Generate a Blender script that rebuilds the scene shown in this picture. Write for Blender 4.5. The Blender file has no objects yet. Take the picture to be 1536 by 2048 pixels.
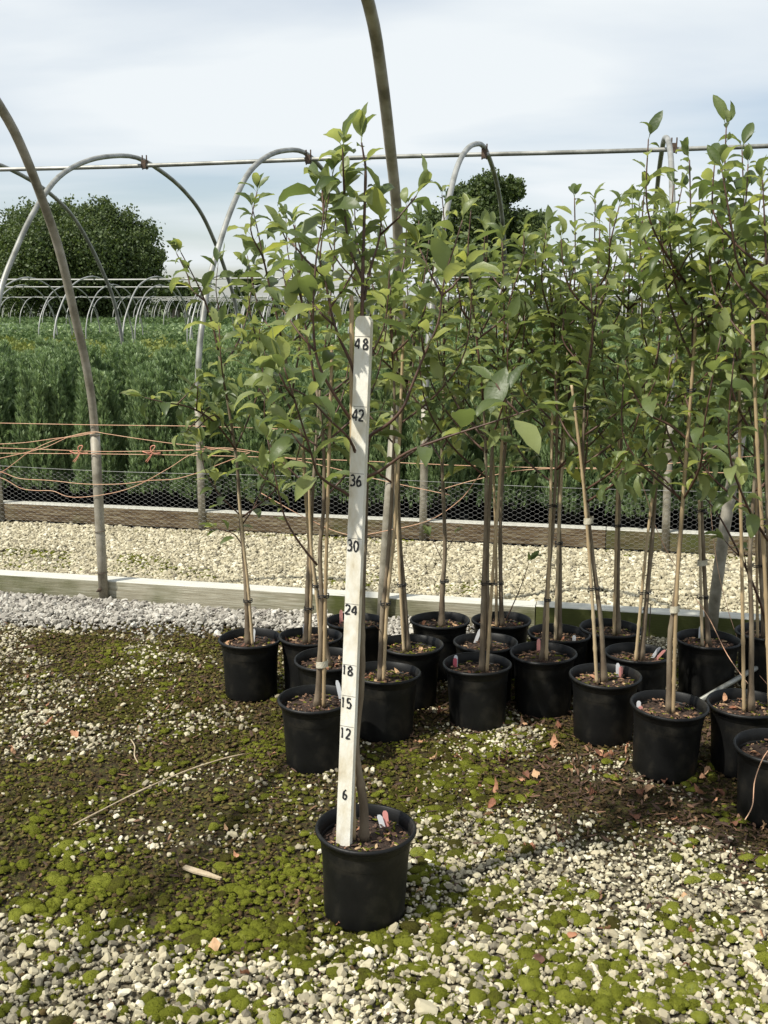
import bpy, math, random
import numpy as np
from mathutils import Vector, Matrix
R = math.radians
random.seed(7); rng = np.random.default_rng(7)
S = bpy.context.scene
# ------------------------------------------------------------------ camera
F, H = 2080.0, 1.5                     # focal length in photo pixels, camera height
TH = math.atan(409 / F)
cam_d = bpy.data.cameras.new('camera'); cam = bpy.data.objects.new('camera', cam_d)
S.collection.objects.link(cam); S.camera = cam
cam.location = (0, 0, H); cam.rotation_euler = (math.pi / 2 - TH, 0, 0)
cam_d.sensor_fit = 'VERTICAL'; cam_d.sensor_height = 36; cam_d.lens = 36 * F / 2048
cam_d.clip_start = 0.05; cam_d.clip_end = 3000
S.render.resolution_x, S.render.resolution_y = 768, 1024
# ------------------------------------------------------------------ sky + sun
SUN_EL, SUN_H = R(53), Vector((-0.85, -0.52, 0)).normalized()
sun_dir = Vector((SUN_H.x * math.cos(SUN_EL), SUN_H.y * math.cos(SUN_EL), math.sin(SUN_EL)))
W = bpy.data.worlds.new('World'); S.world = W; W.use_nodes = True
nt = W.node_tree; N = nt.nodes; L = nt.links
for n in list(N): N.remove(n)
wo = N.new('ShaderNodeOutputWorld'); bg = N.new('ShaderNodeBackground'); bg.inputs[1].default_value = 0.112
sk = N.new('ShaderNodeTexSky'); sk.sky_type = 'NISHITA'; sk.sun_disc = False
sk.sun_elevation = SUN_EL; sk.sun_rotation = math.atan2(sun_dir.x, sun_dir.y); sk.dust_density = 1.2; sk.air_density = 1.0
tc = N.new('ShaderNodeTexCoord')
sep = N.new('ShaderNodeSeparateXYZ'); L.new(tc.outputs['Generated'], sep.inputs[0])
zz = N.new('ShaderNodeMath'); zz.operation = 'MAXIMUM'; zz.inputs[1].default_value = 0.0; L.new(sep.outputs[2], zz.inputs[0])
za = N.new('ShaderNodeMath'); za.operation = 'ADD'; za.inputs[1].default_value = 0.12; L.new(zz.outputs[0], za.inputs[0])
dx = N.new('ShaderNodeMath'); dx.operation = 'DIVIDE'; L.new(sep.outputs[0], dx.inputs[0]); L.new(za.outputs[0], dx.inputs[1])
dy = N.new('ShaderNodeMath'); dy.operation = 'DIVIDE'; L.new(sep.outputs[1], dy.inputs[0]); L.new(za.outputs[0], dy.inputs[1])
cmb = N.new('ShaderNodeCombineXYZ'); L.new(dx.outputs[0], cmb.inputs[0]); L.new(dy.outputs[0], cmb.inputs[1])
mp = N.new('ShaderNodeMapping'); mp.inputs['Rotation'].default_value = (0, 0, R(25)); mp.inputs['Scale'].default_value = (0.55, 1.0, 1); mp.inputs['Location'].default_value = (3.4, 1.3, 0)
L.new(cmb.outputs[0], mp.inputs[0])
n1 = N.new('ShaderNodeTexNoise'); n1.inputs['Scale'].default_value = 0.75; n1.inputs['Detail'].default_value = 6; n1.inputs['Roughness'].default_value = 0.45; n1.inputs['Distortion'].default_value = 0.3
L.new(mp.outputs[0], n1.inputs['Vector'])
rp = N.new('ShaderNodeValToRGB'); rp.color_ramp.elements[0].position = 0.38; rp.color_ramp.elements[1].position = 0.60
rp.color_ramp.elements[0].color = (0.26, 0.26, 0.26, 1); rp.color_ramp.elements[1].color = (1, 1, 1, 1)
L.new(n1.outputs[0], rp.inputs[0])
mx = N.new('ShaderNodeMix'); mx.data_type = 'RGBA'; L.new(rp.outputs[0], mx.inputs[0]); L.new(sk.outputs[0], mx.inputs[6])
mx.inputs[7].default_value = (6.7, 7.1, 7.35, 1)
L.new(mx.outputs[2], bg.inputs[0]); L.new(bg.outputs[0], wo.inputs[0])
sd = bpy.data.lights.new('sun', 'SUN'); sd.energy = 4.3; sd.angle = R(1.0); sd.color = (1.0, 0.96, 0.86)
so = bpy.data.objects.new('sun', sd); S.collection.objects.link(so)
so.rotation_euler = sun_dir.to_track_quat('Z', 'Y').to_euler(); so.location = (-20, -4, 30)
S.view_settings.view_transform = 'Standard'; S.view_settings.look = 'None'; S.view_settings.exposure = 0.22; S.view_settings.gamma = 1

# ------------------------------------------------------------------ measuring helpers (photo pixel -> place)
cT, sT = math.cos(TH), math.sin(TH)
def ray(x, y):
    a = (x - 768) / F; b = (1024 - y) / F
    return Vector((a, cT + b * sT, -sT + b * cT))
def gnd(x, y, z=0.0):
    r = ray(x, y); return Vector((0, 0, H)) + r * ((z - H) / r.z)
def atY(x, y, Y):
    r = ray(x, y); return Vector((0, 0, H)) + r * (Y / r.y)
# nursery frame: s along the boards, t away from the viewer
AN = R(12.4)
SV = Vector((math.cos(AN), -math.sin(AN), 0)); TV = Vector((math.sin(AN), math.cos(AN), 0))
B1 = gnd(208, 1203)                     # foot of the left hoop on the near board
def NP(s, t, z=0.0): return B1 + SV * s + TV * t + Vector((0, 0, z))
def atT(x, y, t):                       # ray met with the upright plane at distance t from the near board
    r = ray(x, y); O = Vector((0, 0, H)); P = B1 + TV * t
    return O + r * ((P - O).dot(TV) / r.dot(TV))
T2 = (gnd(405, 1062) - B1).dot(TV)      # second board line

# ------------------------------------------------------------------ object helpers
C = S.collection
def tag(o, label=None, cat=None, group=None, kind=None):
    if label: o['label'] = label
    if cat: o['category'] = cat
    if group: o['group'] = group
    if kind: o['kind'] = kind
    return o
def empty(name, loc, label, cat, group=None, rz=0):
    o = bpy.data.objects.new(name, None); C.objects.link(o); o.location = loc; o.rotation_euler = (0, 0, rz)
    o.empty_display_size = 0.05
    return tag(o, label, cat, group)
class MB:
    """collects vertices / faces, builds ONE mesh object; coordinates are world unless parent origin given"""
    def __init__(s): s.v = []; s.f = []; s.m = []; s.r = []; s.n = 0
    def add(s, v, f, mi=0, rnd=0.5):
        v = np.asarray(v, dtype=np.float32).reshape(-1, 3); s.v.append(v); k = s.n
        for q in f: s.f.append(tuple(i + k for i in q)); s.m.append(mi)
        s.r.append(np.full(len(v), rnd, dtype=np.float32) if np.isscalar(rnd) else np.asarray(rnd, dtype=np.float32)); s.n += len(v)
    def tube(s, pts, rad, seg=6, mi=0, rnd=0.5, cap=True):
        pts = [Vector(p) for p in pts]; n = len(pts)
        if np.isscalar(rad): rad = [rad] * n
        vs = []; up = None
        for i, p in enumerate(pts):
            d = (pts[min(i + 1, n - 1)] - pts[max(i - 1, 0)])
            d = d.normalized() if d.length > 1e-9 else Vector((0, 0, 1))
            if up is None: up = Vector((1, 0, 0)) if abs(d.x) < 0.8 else Vector((0, 1, 0))
            a = (up - d * up.dot(d)).normalized(); b = d.cross(a); up = a
            for k in range(seg):
                w = 2 * math.pi * k / seg; vs.append(p + (a * math.cos(w) + b * math.sin(w)) * rad[i])
        fs = [(i * seg + k, i * seg + (k + 1) % seg, (i + 1) * seg + (k + 1) % seg, (i + 1) * seg + k) for i in range(n - 1) for k in range(seg)]
        if cap: fs += [tuple(reversed(range(seg))), tuple((n - 1) * seg + k for k in range(seg))]
        s.add([tuple(v) for v in vs], fs, mi, rnd)
    def box(s, o, ax, ay, az, mi=0, rnd=0.5, bev=0.0):
        o, ax, ay, az = Vector(o), Vector(ax), Vector(ay), Vector(az)
        vs = [o + ax * i + ay * j + az * k for k in (0, 1) for j in (0, 1) for i in (0, 1)]
        fs = [(0, 2, 3, 1), (4, 5, 7, 6), (0, 1, 5, 4), (2, 6, 7, 3), (0, 4, 6, 2), (1, 3, 7, 5)]
        s.add([tuple(v) for v in vs], fs, mi, rnd)
    def lathe(s, prof, seg=48, mi=0, c=(0, 0, 0), wob=0.0, rnd=0.5):
        vs = []; ph = random.random() * 6
        for r, z in prof:
            for k in range(seg):
                w = 2 * math.pi * k / seg; rr = r * (1 + wob * math.sin(2 * w + ph))
                vs.append((c[0] + rr * math.cos(w), c[1] + rr * math.sin(w), c[2] + z))
        fs = [(i * seg + k, i * seg + (k + 1) % seg, (i + 1) * seg + (k + 1) % seg, (i + 1) * seg + k) for i in range(len(prof) - 1) for k in range(seg)]
        s.add(vs, fs, mi, rnd)
    def build(s, name, mats, parent=None, smooth=True, local=None, attr=True):
        me = bpy.data.meshes.new(name)
        v = np.concatenate(s.v) if s.v else np.zeros((0, 3), np.float32)
        if local is not None: v = v - np.array(local, dtype=np.float32)
        me.from_pydata(v.tolist(), [], s.f)
        if not isinstance(mats, (list, tuple)): mats = [mats]
        for m in mats: me.materials.append(m)
        if len(mats) > 1: me.polygons.foreach_set('material_index', s.m)
        me.polygons.foreach_set('use_smooth', [smooth] * len(s.f))
        if attr:
            a = me.attributes.new('rnd', 'FLOAT', 'POINT'); a.data.foreach_set('value', np.concatenate(s.r))
        me.update()
        o = bpy.data.objects.new(name, me); C.objects.link(o)
        if parent: o.parent = parent
        return o
def fast_mesh(name, v, tri, mats, rnd=None, smooth=False, mi=None):
    """v (n,3), tri (m,k) numpy"""
    me = bpy.data.meshes.new(name); k = tri.shape[1]
    me.vertices.add(len(v)); me.vertices.foreach_set('co', v.astype(np.float32).ravel())
    me.loops.add(tri.size); me.loops.foreach_set('vertex_index', tri.astype(np.int32).ravel())
    me.polygons.add(len(tri)); me.polygons.foreach_set('loop_start', np.arange(0, tri.size, k, dtype=np.int32))
    me.polygons.foreach_set('loop_total', np.full(len(tri), k, dtype=np.int32))
    if not isinstance(mats, (list, tuple)): mats = [mats]
    for m in mats: me.materials.append(m)
    me.polygons.foreach_set('use_smooth', np.full(len(tri), smooth))
    if mi is not None: me.polygons.foreach_set('material_index', mi.astype(np.int32))
    if rnd is not None:
        a = me.attributes.new('rnd', 'FLOAT', 'POINT'); a.data.foreach_set('value', rnd.astype(np.float32))
    me.update(calc_edges=True)
    o = bpy.data.objects.new(name, me); C.objects.link(o); return o
# value noise
_P = rng.random((256, 256))
def vnoise(x, y, sc, seed=0):
    x = np.asarray(x) * sc + seed * 17.3 + 500; y = np.asarray(y) * sc + seed * 9.1 + 500
    xi = np.floor(x).astype(int); yi = np.floor(y).astype(int); fx = x - xi; fy = y - yi
    fx = fx * fx * (3 - 2 * fx); fy = fy * fy * (3 - 2 * fy)
    g = lambda i, j: _P[(xi + i) % 256, (yi + j) % 256]
    return (g(0, 0) * (1 - fx) + g(1, 0) * fx) * (1 - fy) + (g(0, 1) * (1 - fx) + g(1, 1) * fx) * fy
def fbm(x, y, sc, seed=0, o=4):
    return sum(vnoise(x, y, sc * 2 ** i, seed + i) * 0.5 ** i for i in range(o)) / sum(0.5 ** i for i in range(o))

# ------------------------------------------------------------------ materials
def mat(name, stops, scale=8.0, rough=0.7, bump=0.3, bscale=None, detail=6, metal=0.0, attr=0.0, dist=0.01, stretch=None, spec=0.5, trans=0.0, tcol=None, back=None, roughvar=0.0, coord='Object'):
    m = bpy.data.materials.new(name); m.use_nodes = True; t = m.node_tree; n = t.nodes; l = t.links
    p = n['Principled BSDF']; p.inputs['Roughness'].default_value = rough; p.inputs['Metallic'].default_value = metal
    p.inputs['Specular IOR Level'].default_value = spec
    tcn = n.new('ShaderNodeTexCoord'); vec = tcn.outputs[coord]
    if stretch:
        mpn = n.new('ShaderNodeMapping'); mpn.inputs['Scale'].default_value = stretch; l.new(vec, mpn.inputs[0]); vec = mpn.outputs[0]
    no = n.new('ShaderNodeTexNoise'); no.inputs['Scale'].default_value = scale; no.inputs['Detail'].default_value = detail; no.inputs['Roughness'].default_value = 0.6
    l.new(vec, no.inputs['Vector']); fac = no.outputs[0]
    if attr > 0:
        at = n.new('ShaderNodeAttribute'); at.attribute_name = 'rnd'
        mm = n.new('ShaderNodeMix'); mm.inputs[0].default_value = attr; l.new(fac, mm.inputs[2]); l.new(at.outputs['Fac'], mm.inputs[3]); fac = mm.outputs[0]
    cr = n.new('ShaderNodeValToRGB'); e = cr.color_ramp.elements
    for i, (pos, col) in enumerate(stops):
        x = e[i] if i < 2 else e.new(pos)
        x.position = pos; x.color = (*col, 1)
    l.new(fac, cr.inputs[0]); colo = cr.outputs[0]
    if back:
        ge = n.new('ShaderNodeNewGeometry'); mb = n.new('ShaderNodeMix'); mb.data_type = 'RGBA'
        mb.inputs[7].default_value = (*back, 1); l.new(ge.outputs['Backfacing'], mb.inputs[0]); l.new(colo, mb.inputs[6]); colo = mb.outputs[2]
    l.new(colo, p.inputs['Base Color'])
    if bump > 0:
        nb = n.new('ShaderNodeTexNoise'); nb.inputs['Scale'].default_value = bscale or scale * 6; nb.inputs['Detail'].default_value = 5; l.new(vec, nb.inputs['Vector'])
        bu = n.new('ShaderNodeBump'); bu.inputs['Strength'].default_value = bump; bu.inputs['Distance'].default_value = dist
        l.new(nb.outputs[0], bu.inputs['Height']); l.new(bu.outputs[0], p.inputs['Normal'])
        if roughvar > 0:
            ma = n.new('ShaderNodeMath'); ma.operation = 'MULTIPLY_ADD'; ma.inputs[1].default_value = roughvar; ma.inputs[2].default_value = rough - roughvar / 2
            l.new(nb.outputs[0], ma.inputs[0]); l.new(ma.outputs[0], p.inputs['Roughness'])
    if trans > 0:
        out = n['Material Output']; tr = n.new('ShaderNodeBsdfTranslucent'); ms = n.new('ShaderNodeMixShader'); ms.inputs[0].default_value = trans
        if tcol:
            tm = n.new('ShaderNodeMix'); tm.data_type = 'RGBA'; tm.blend_type = 'MULTIPLY'; tm.inputs[0].default_value = 1; tm.inputs[7].default_value = (*tcol, 1)
            l.new(cr.outputs[0], tm.inputs[6]); l.new(tm.outputs[2], tr.inputs[0])
        else: l.new(colo, tr.inputs[0])
        l.new(p.outputs[0], ms.inputs[1]); l.new(tr.outputs[0], ms.inputs[2]); l.new(ms.outputs[0], out.inputs[0])
    return m
M = {}
M['leaf'] = mat('green_leaf', [(0.0, (0.065, 0.100, 0.035)), (0.45, (0.135, 0.178, 0.062)), (0.84, (0.27, 0.31, 0.12)), (0.955, (0.30, 0.33, 0.07)), (0.975, (0.5, 0.17, 0.03))], scale=30, rough=0.42, bump=0.6, bscale=120, dist=0.0015, attr=0.88, trans=0.42, tcol=(2.0, 1.9, 1.3), back=(0.22, 0.27, 0.13), spec=0.5)
M['bark'] = mat('young_bark', [(0.3, (0.085, 0.058, 0.036)), (0.5, (0.19, 0.145, 0.095)), (0.7, (0.33, 0.28, 0.20))], scale=14, stretch=(1, 1, 0.35), rough=0.8, bump=0.7, bscale=70, dist=0.004)
M['twig'] = mat('red_brown_twig', [(0.3, (0.045, 0.022, 0.016)), (0.7, (0.14, 0.075, 0.048))], scale=40, rough=0.55, bump=0.3, dist=0.001)
M['cane'] = mat('bamboo', [(0.2, (0.30, 0.21, 0.11)), (0.5, (0.47, 0.35, 0.20)), (0.8, (0.58, 0.48, 0.32))], scale=9, stretch=(4, 4, 0.6), rough=0.6, bump=0.3, bscale=50, dist=0.002, attr=0.35)
M['pot'] = mat('black_plastic', [(0.38, (0.0045, 0.0046, 0.0046)), (0.54, (0.008, 0.008, 0.0076)), (0.66, (0.022, 0.020, 0.016)), (0.8, (0.05, 0.045, 0.036))], scale=11, detail=9, rough=0.48, bump=0.35, bscale=260, dist=0.0006, roughvar=0.3, spec=0.28)
M['soil'] = mat('potting_soil', [(0.25, (0.018, 0.011, 0.007)), (0.55, (0.05, 0.030, 0.02)), (0.75, (0.10, 0.062, 0.04))], scale=70, rough=0.95, bump=1.0, bscale=120, dist=0.01, attr=0.3)
M['chip'] = mat('bark_chip', [(0.0, (0.03, 0.016, 0.010)), (0.45, (0.10, 0.055, 0.035)), (0.8, (0.26, 0.14, 0.08)), (0.97, (0.50, 0.36, 0.2))], scale=30, rough=0.85, bump=0.4, attr=0.9)
M['rubber'] = mat('black_rubber_tie', [(0.3, (0.01, 0.01, 0.01)), (0.7, (0.02, 0.02, 0.02))], rough=0.6, bump=0)
M['white_tag'] = mat('white_plastic_tag', [(0.3, (0.72, 0.74, 0.76)), (0.7, (0.82, 0.83, 0.84))], rough=0.4, bump=0)
M['pink_tag'] = mat('pink_plastic_tag', [(0.3, (0.75, 0.30, 0.27)), (0.7, (0.85, 0.42, 0.36))], rough=0.4, bump=0)
M['red_tag'] = mat('red_plastic_tag', [(0.3, (0.6, 0.10, 0.14)), (0.7, (0.7, 0.16, 0.2))], rough=0.4, bump=0)
M['tape'] = mat('pale_translucent_tape', [(0.3, (0.50, 0.45, 0.33)), (0.7, (0.66, 0.62, 0.50))], scale=40, rough=0.35, bump=0.3)
M['ink'] = mat('black_marker_ink', [(0.3, (0.012, 0.012, 0.014)), (0.7, (0.03, 0.03, 0.032))], rough=0.55, bump=0)
M['pencil'] = mat('pencil_line', [(0.3, (0.09, 0.08, 0.075)), (0.7, (0.30, 0.27, 0.22))], scale=300, rough=0.7, bump=0)
M['stake'] = mat('white_painted_wood', [(0.30, (0.42, 0.33, 0.20)), (0.40, (0.72, 0.65, 0.50)), (0.54, (0.87, 0.84, 0.74))], scale=16, stretch=(1, 1, 0.45), rough=0.6, bump=0.45, bscale=90, dist=0.003)
M['steel'] = mat('galvanised_steel', [(0.36, (0.19, 0.19, 0.165)), (0.5, (0.30, 0.30, 0.27)), (0.64, (0.41, 0.41, 0.38))], scale=6, rough=0.5, bump=0.15, bscale=60, dist=0.001, metal=0.35)
M['steel_far'] = mat('weathered_galvanised_pipe', [(0.3, (0.27, 0.27, 0.25)), (0.7, (0.40, 0.40, 0.38))], scale=3, rough=0.5, bump=0, metal=0.3)
M['steel_old'] = mat('tan_grey_weathered_steel', [(0.36, (0.17, 0.15, 0.11)), (0.5, (0.29, 0.265, 0.205)), (0.66, (0.40, 0.37, 0.31))], scale=10, rough=0.6, bump=0.25, bscale=120, dist=0.001, metal=0.2)
M['rust'] = mat('dark_rusty_clamp', [(0.3, (0.05, 0.035, 0.025)), (0.7, (0.14, 0.09, 0.06))], scale=40, rough=0.8, bump=0.3)
M['twine'] = mat('orange_twine', [(0.3, (0.62, 0.32, 0.20)), (0.7, (0.78, 0.52, 0.34))], scale=12, rough=0.8, bump=0)
M['twine_red'] = mat('coral_twine', [(0.3, (0.70, 0.27, 0.18)), (0.7, (0.78, 0.38, 0.27))], scale=30, rough=0.8, bump=0)
M['wire'] = mat('galvanised_wire', [(0.3, (0.30, 0.30, 0.29)), (0.7, (0.42, 0.42, 0.41))], scale=5, rough=0.5, bump=0, metal=0.3)
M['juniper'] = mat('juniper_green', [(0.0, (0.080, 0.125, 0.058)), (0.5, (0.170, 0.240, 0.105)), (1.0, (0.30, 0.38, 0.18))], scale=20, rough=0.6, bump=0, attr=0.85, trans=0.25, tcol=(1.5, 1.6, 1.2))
M['oak'] = mat('far_tree_leaf', [(0.0, (0.035, 0.055, 0.018)), (0.5, (0.075, 0.11, 0.033)), (1.0, (0.14, 0.18, 0.055))], scale=3, rough=0.6, bump=0, attr=0.8, trans=0.25, tcol=(1.5, 1.5, 1.0))
M['trunk'] = mat('dark_tree_bark', [(0.3, (0.05, 0.04, 0.03)), (0.7, (0.12, 0.10, 0.08))], scale=3, rough=0.9, bump=0.5)
M['yellowshrub'] = mat('yellow_green_shrub', [(0.0, (0.10, 0.14, 0.035)), (0.5, (0.19, 0.23, 0.05)), (1.0, (0.30, 0.31, 0.07))], scale=5, rough=0.7, bump=0, attr=0.8, trans=0.3)
M['greenshrub'] = mat('mid_green_shrub', [(0.0, (0.05, 0.09, 0.025)), (0.5, (0.09, 0.15, 0.045)), (1.0, (0.16, 0.22, 0.07))], scale=5, rough=0.7, bump=0, attr=0.8, trans=0.3)
M['stone'] = mat('limestone_chip', [(0.0, (0.10, 0.085, 0.06)), (0.2, (0.21, 0.185, 0.13)), (0.42, (0.37, 0.325, 0.215)), (0.65, (0.54, 0.485, 0.335)), (0.9, (0.72, 0.67, 0.52))], scale=40, rough=0.85, bump=0.35, bscale=200, dist=0.002, attr=0.75)
M['stone_grey'] = mat('pale_grey_pink_chip', [(0.0, (0.14, 0.12, 0.11)), (0.3, (0.27, 0.25, 0.21)), (0.6, (0.43, 0.40, 0.345)), (1.0, (0.66, 0.63, 0.55))], scale=40, rough=0.85, bump=0.35, bscale=200, dist=0.002, attr=0.75)
M['moss'] = mat('moss_cushion', [(0.0, (0.040, 0.028, 0.010)), (0.28, (0.075, 0.070, 0.014)), (0.50, (0.155, 0.170, 0.018)), (0.78, (0.25, 0.265, 0.038)), (1.0, (0.23, 0.27, 0.12))], scale=70, rough=0.95, bump=1.0, bscale=500, dist=0.008, attr=0.6, spec=0.1)
M['crumb'] = mat('soil_crumb', [(0.0, (0.035, 0.023, 0.012)), (0.35, (0.095, 0.062, 0.028)), (0.55, (0.12, 0.095, 0.030)), (0.75, (0.13, 0.135, 0.022)), (1.0, (0.27, 0.21, 0.12))], scale=60, rough=0.95, bump=0.8, bscale=400, dist=0.003, attr=0.75, spec=0.15)
M['dryleaf'] = mat('dry_fallen_leaf', [(0.15, (0.10, 0.045, 0.028)), (0.4, (0.34, 0.14, 0.075)), (0.6, (0.56, 0.30, 0.17)), (0.85, (0.68, 0.46, 0.25))], scale=25, rough=0.7, bump=0.4, bscale=100, attr=0.7, trans=0.2)
M['drywood'] = mat('dry_straw_wood', [(0.3, (0.36, 0.27, 0.16)), (0.7, (0.58, 0.48, 0.33))], scale=30, rough=0.8, bump=0.3)
def ground_mat():
    m = bpy.data.materials.new('gravel_moss_soil'); m.use_nodes = True; t = m.node_tree; n = t.nodes; l = t.links
    p = n['Principled BSDF']; p.inputs['Roughness'].default_value = 0.95; p.inputs['Specular IOR Level'].default_value = 0.2
    tcn = n.new('ShaderNodeTexCoord'); at = n.new('ShaderNodeAttribute'); at.attribute_name = 'rnd'
    a = n.new('ShaderNodeTexNoise'); a.inputs['Scale'].default_value = 45; a.inputs['Detail'].default_value = 8; a.inputs['Roughness'].default_value = 0.7; l.new(tcn.outputs['Object'], a.inputs['Vector'])
    c1 = n.new('ShaderNodeValToRGB'); e = c1.color_ramp.elements
    for i, (q, c) in enumerate([(0.30, (0.022, 0.015, 0.009)), (0.46, (0.052, 0.036, 0.019)), (0.56, (0.065, 0.062, 0.016)), (0.70, (0.085, 0.105, 0.018)), (0.8, (0.12, 0.085, 0.05))]):
        x = e[i] if i < 2 else e.new(q); x.position = q; x.color = (*c, 1)
    l.new(a.outputs[0], c1.inputs[0])
    v = n.new('ShaderNodeTexVoronoi'); v.inputs['Scale'].default_value = 55; l.new(tcn.outputs['Object'], v.inputs['Vector'])
    c2 = n.new('ShaderNodeValToRGB'); e = c2.color_ramp.elements; e[0].color = (0.035, 0.028, 0.018, 1); e[1].color = (0.30, 0.26, 0.18, 1)
    sp = n.new('ShaderNodeSeparateColor'); l.new(v.outputs['Color'], sp.inputs[0]); l.new(sp.outputs[0], c2.inputs[0])
    mm = n.new('ShaderNodeMix'); mm.data_type = 'RGBA'; l.new(at.outputs['Fac'], mm.inputs[0]); l.new(c1.outputs[0], mm.inputs[6]); l.new(c2.outputs[0], mm.inputs[7])
    l.new(mm.outputs[2], p.inputs['Base Color'])
    ad = n.new('ShaderNodeMath'); ad.operation = 'SUBTRACT'; l.new(a.outputs[0], ad.inputs[0]); l.new(v.outputs['Distance'], ad.inputs[1])
    bu = n.new('ShaderNodeBump'); bu.inputs['Strength'].default_value = 1; bu.inputs['Distance'].default_value = 0.012; l.new(ad.outputs[0], bu.inputs['Height']); l.new(bu.outputs[0], p.inputs['Normal'])
    return m
M['ground'] = ground_mat()
def wood_mat(name, stops, moss, streak):
    """weathered board, with algae (moss 0..1) in blotches, grain along local x"""
    m = mat(name, stops, scale=5, stretch=(1.2, 22, 22), rough=0.85, bump=0.6, bscale=12, dist=0.004)
    t = m.node_tree; n = t.nodes; l = t.links; p = n['Principled BSDF']
    src = p.inputs['Base Color'].links[0].from_socket
    tcn = n.new('ShaderNodeTexCoord'); no = n.new('ShaderNodeTexNoise'); no.inputs['Scale'].default_value = streak; no.inputs['Detail'].default_value = 5; l.new(tcn.outputs['Object'], no.inputs['Vector'])
    sx = n.new('ShaderNodeSeparateXYZ'); l.new(tcn.outputs['Object'], sx.inputs[0])
    at = n.new('ShaderNodeAttribute'); at.attribute_name = 'rnd'
    s1 = n.new('ShaderNodeMath'); s1.operation = 'MULTIPLY_ADD'; s1.inputs[1].default_value = 0.9; l.new(at.outputs['Fac'], s1.inputs[0]); l.new(no.outputs[0], s1.inputs[2])
    cr = n.new('ShaderNodeMapRange'); cr.inputs['From Min'].default_value = 1.05 - moss; cr.inputs['From Max'].default_value = 1.35 - moss; l.new(s1.outputs[0], cr.inputs[0])
    mx = n.new('ShaderNodeMix'); mx.data_type = 'RGBA'; mx.inputs[7].default_value = (0.075, 0.085, 0.018, 1); l.new(cr.outputs[0], mx.inputs[0]); l.new(src, mx.inputs[6]); l.new(mx.outputs[2], p.inputs['Base Color'])
    return m
M['board1'] = wood_mat('weathered_grey_timber', [(0.3, (0.26, 0.23, 0.16)), (0.5, (0.38, 0.35, 0.26)), (0.7, (0.52, 0.50, 0.40))], 0.45, 3.0)
M['board2'] = wood_mat('brown_stained_timber', [(0.36, (0.055, 0.034, 0.016)), (0.5, (0.135, 0.092, 0.048)), (0.64, (0.28, 0.235, 0.15))], 0.35, 3.0)
M['boardtop'] = mat('sunlit_tone_timber', [(0.3, (0.42, 0.41, 0.34)), (0.5, (0.58, 0.57, 0.50)), (0.75, (0.68, 0.67, 0.6))], scale=6, stretch=(1.2, 30, 30), rough=0.85, bump=0.5, bscale=20, dist=0.003)  # paler than the board fronts: sunlight on the top put into the colour
M['field'] = mat('far_field_green', [(0.3, (0.06, 0.085, 0.025)), (0.7, (0.12, 0.16, 0.05))], scale=0.5, rough=0.95, bump=0)

# ------------------------------------------------------------------ GROUND
def blob(px, py, rx, ry):
    c = gnd(px, py); e = gnd(px + rx, py); a = gnd(px, py - ry * 0.7); b = gnd(px, py + ry)
    return (c.x, c.y, abs(e.x - c.x), max(abs(a.y - c.y), abs(b.y - c.y)))
def field(blobs, x, y):
    out = np.zeros_like(x)
    for (cx, cy, rx, ry), w in blobs:
        d = ((x - cx) / rx) ** 2 + ((y - cy) / ry) ** 2; out = out + w * np.exp(-d)
    return out
STONE_B = [(blob(120, 1215, 420, 28), 1.3), (blob(420, 1225, 180, 14), .8), (blob(20, 1480, 90, 60), .25), (blob(180, 1990, 330, 130), 1.5), (blob(60, 1850, 120, 80), .5), (blob(620, 1990, 250, 75), 1.25), (blob(880, 1920, 200, 120), 0.8), (blob(1150, 1950, 320, 170), 1.5),
           (blob(1450, 1900, 200, 150), 1.3), (blob(1000, 1700, 190, 110), .85), (blob(1300, 1770, 220, 90), .65), (blob(880, 1560, 60, 40), .3), (blob(1020, 1480, 120, 40), .45), (blob(620, 1700, 60, 90), .25), (blob(560, 1830, 60, 40), .2), (blob(330, 1560, 60, 40), .12),
           (blob(150, 1700, 60, 60), .15), (blob(1400, 1680, 120, 40), .45), (blob(1250, 1560, 140, 40), .3), (blob(1290, 1290, 300, 30), .6), (blob(860, 1225, 120, 20), .5), (blob(320, 1450, 80, 40), .18), (blob(130, 1380, 90, 40), .28)]
MOSS_B = [(blob(560, 1800, 220, 110), 1.2), (blob(230, 1800, 180, 70), .8), (blob(420, 1920, 200, 50), .7), (blob(900, 1550, 130, 90), 1.3), (blob(1060, 1480, 130, 50), .9), (blob(520, 1620, 130, 60), .7), (blob(300, 1380, 260, 110), .55), (blob(560, 1480, 60, 60), .8), (blob(250, 1600, 200, 60), .4),
          (blob(1000, 1980, 420, 110), 1.0), (blob(1350, 1990, 200, 100), .85), (blob(600, 1880, 300, 60), .6), (blob(1420, 1860, 130, 40), .5), (blob(860, 1850, 120, 60), .7), (blob(980, 1790, 150, 30), .3), (blob(80, 1640, 100, 60), .6), (blob(690, 1900, 160, 50), .7), (blob(40, 1560, 80, 40), .4), (blob(820, 1640, 50, 70), .7), (blob(200, 1290, 200, 30), .4)]
DARK_B = [(blob(1180, 1570, 190, 60), 1.3), (blob(1400, 1630, 170, 60), 1.1), (blob(1500, 1710, 90, 80), .9), (blob(1100, 1420, 260, 60), .9), (blob(1450, 1480, 100, 60), .9), (blob(700, 1420, 200, 60), .4)]
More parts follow.
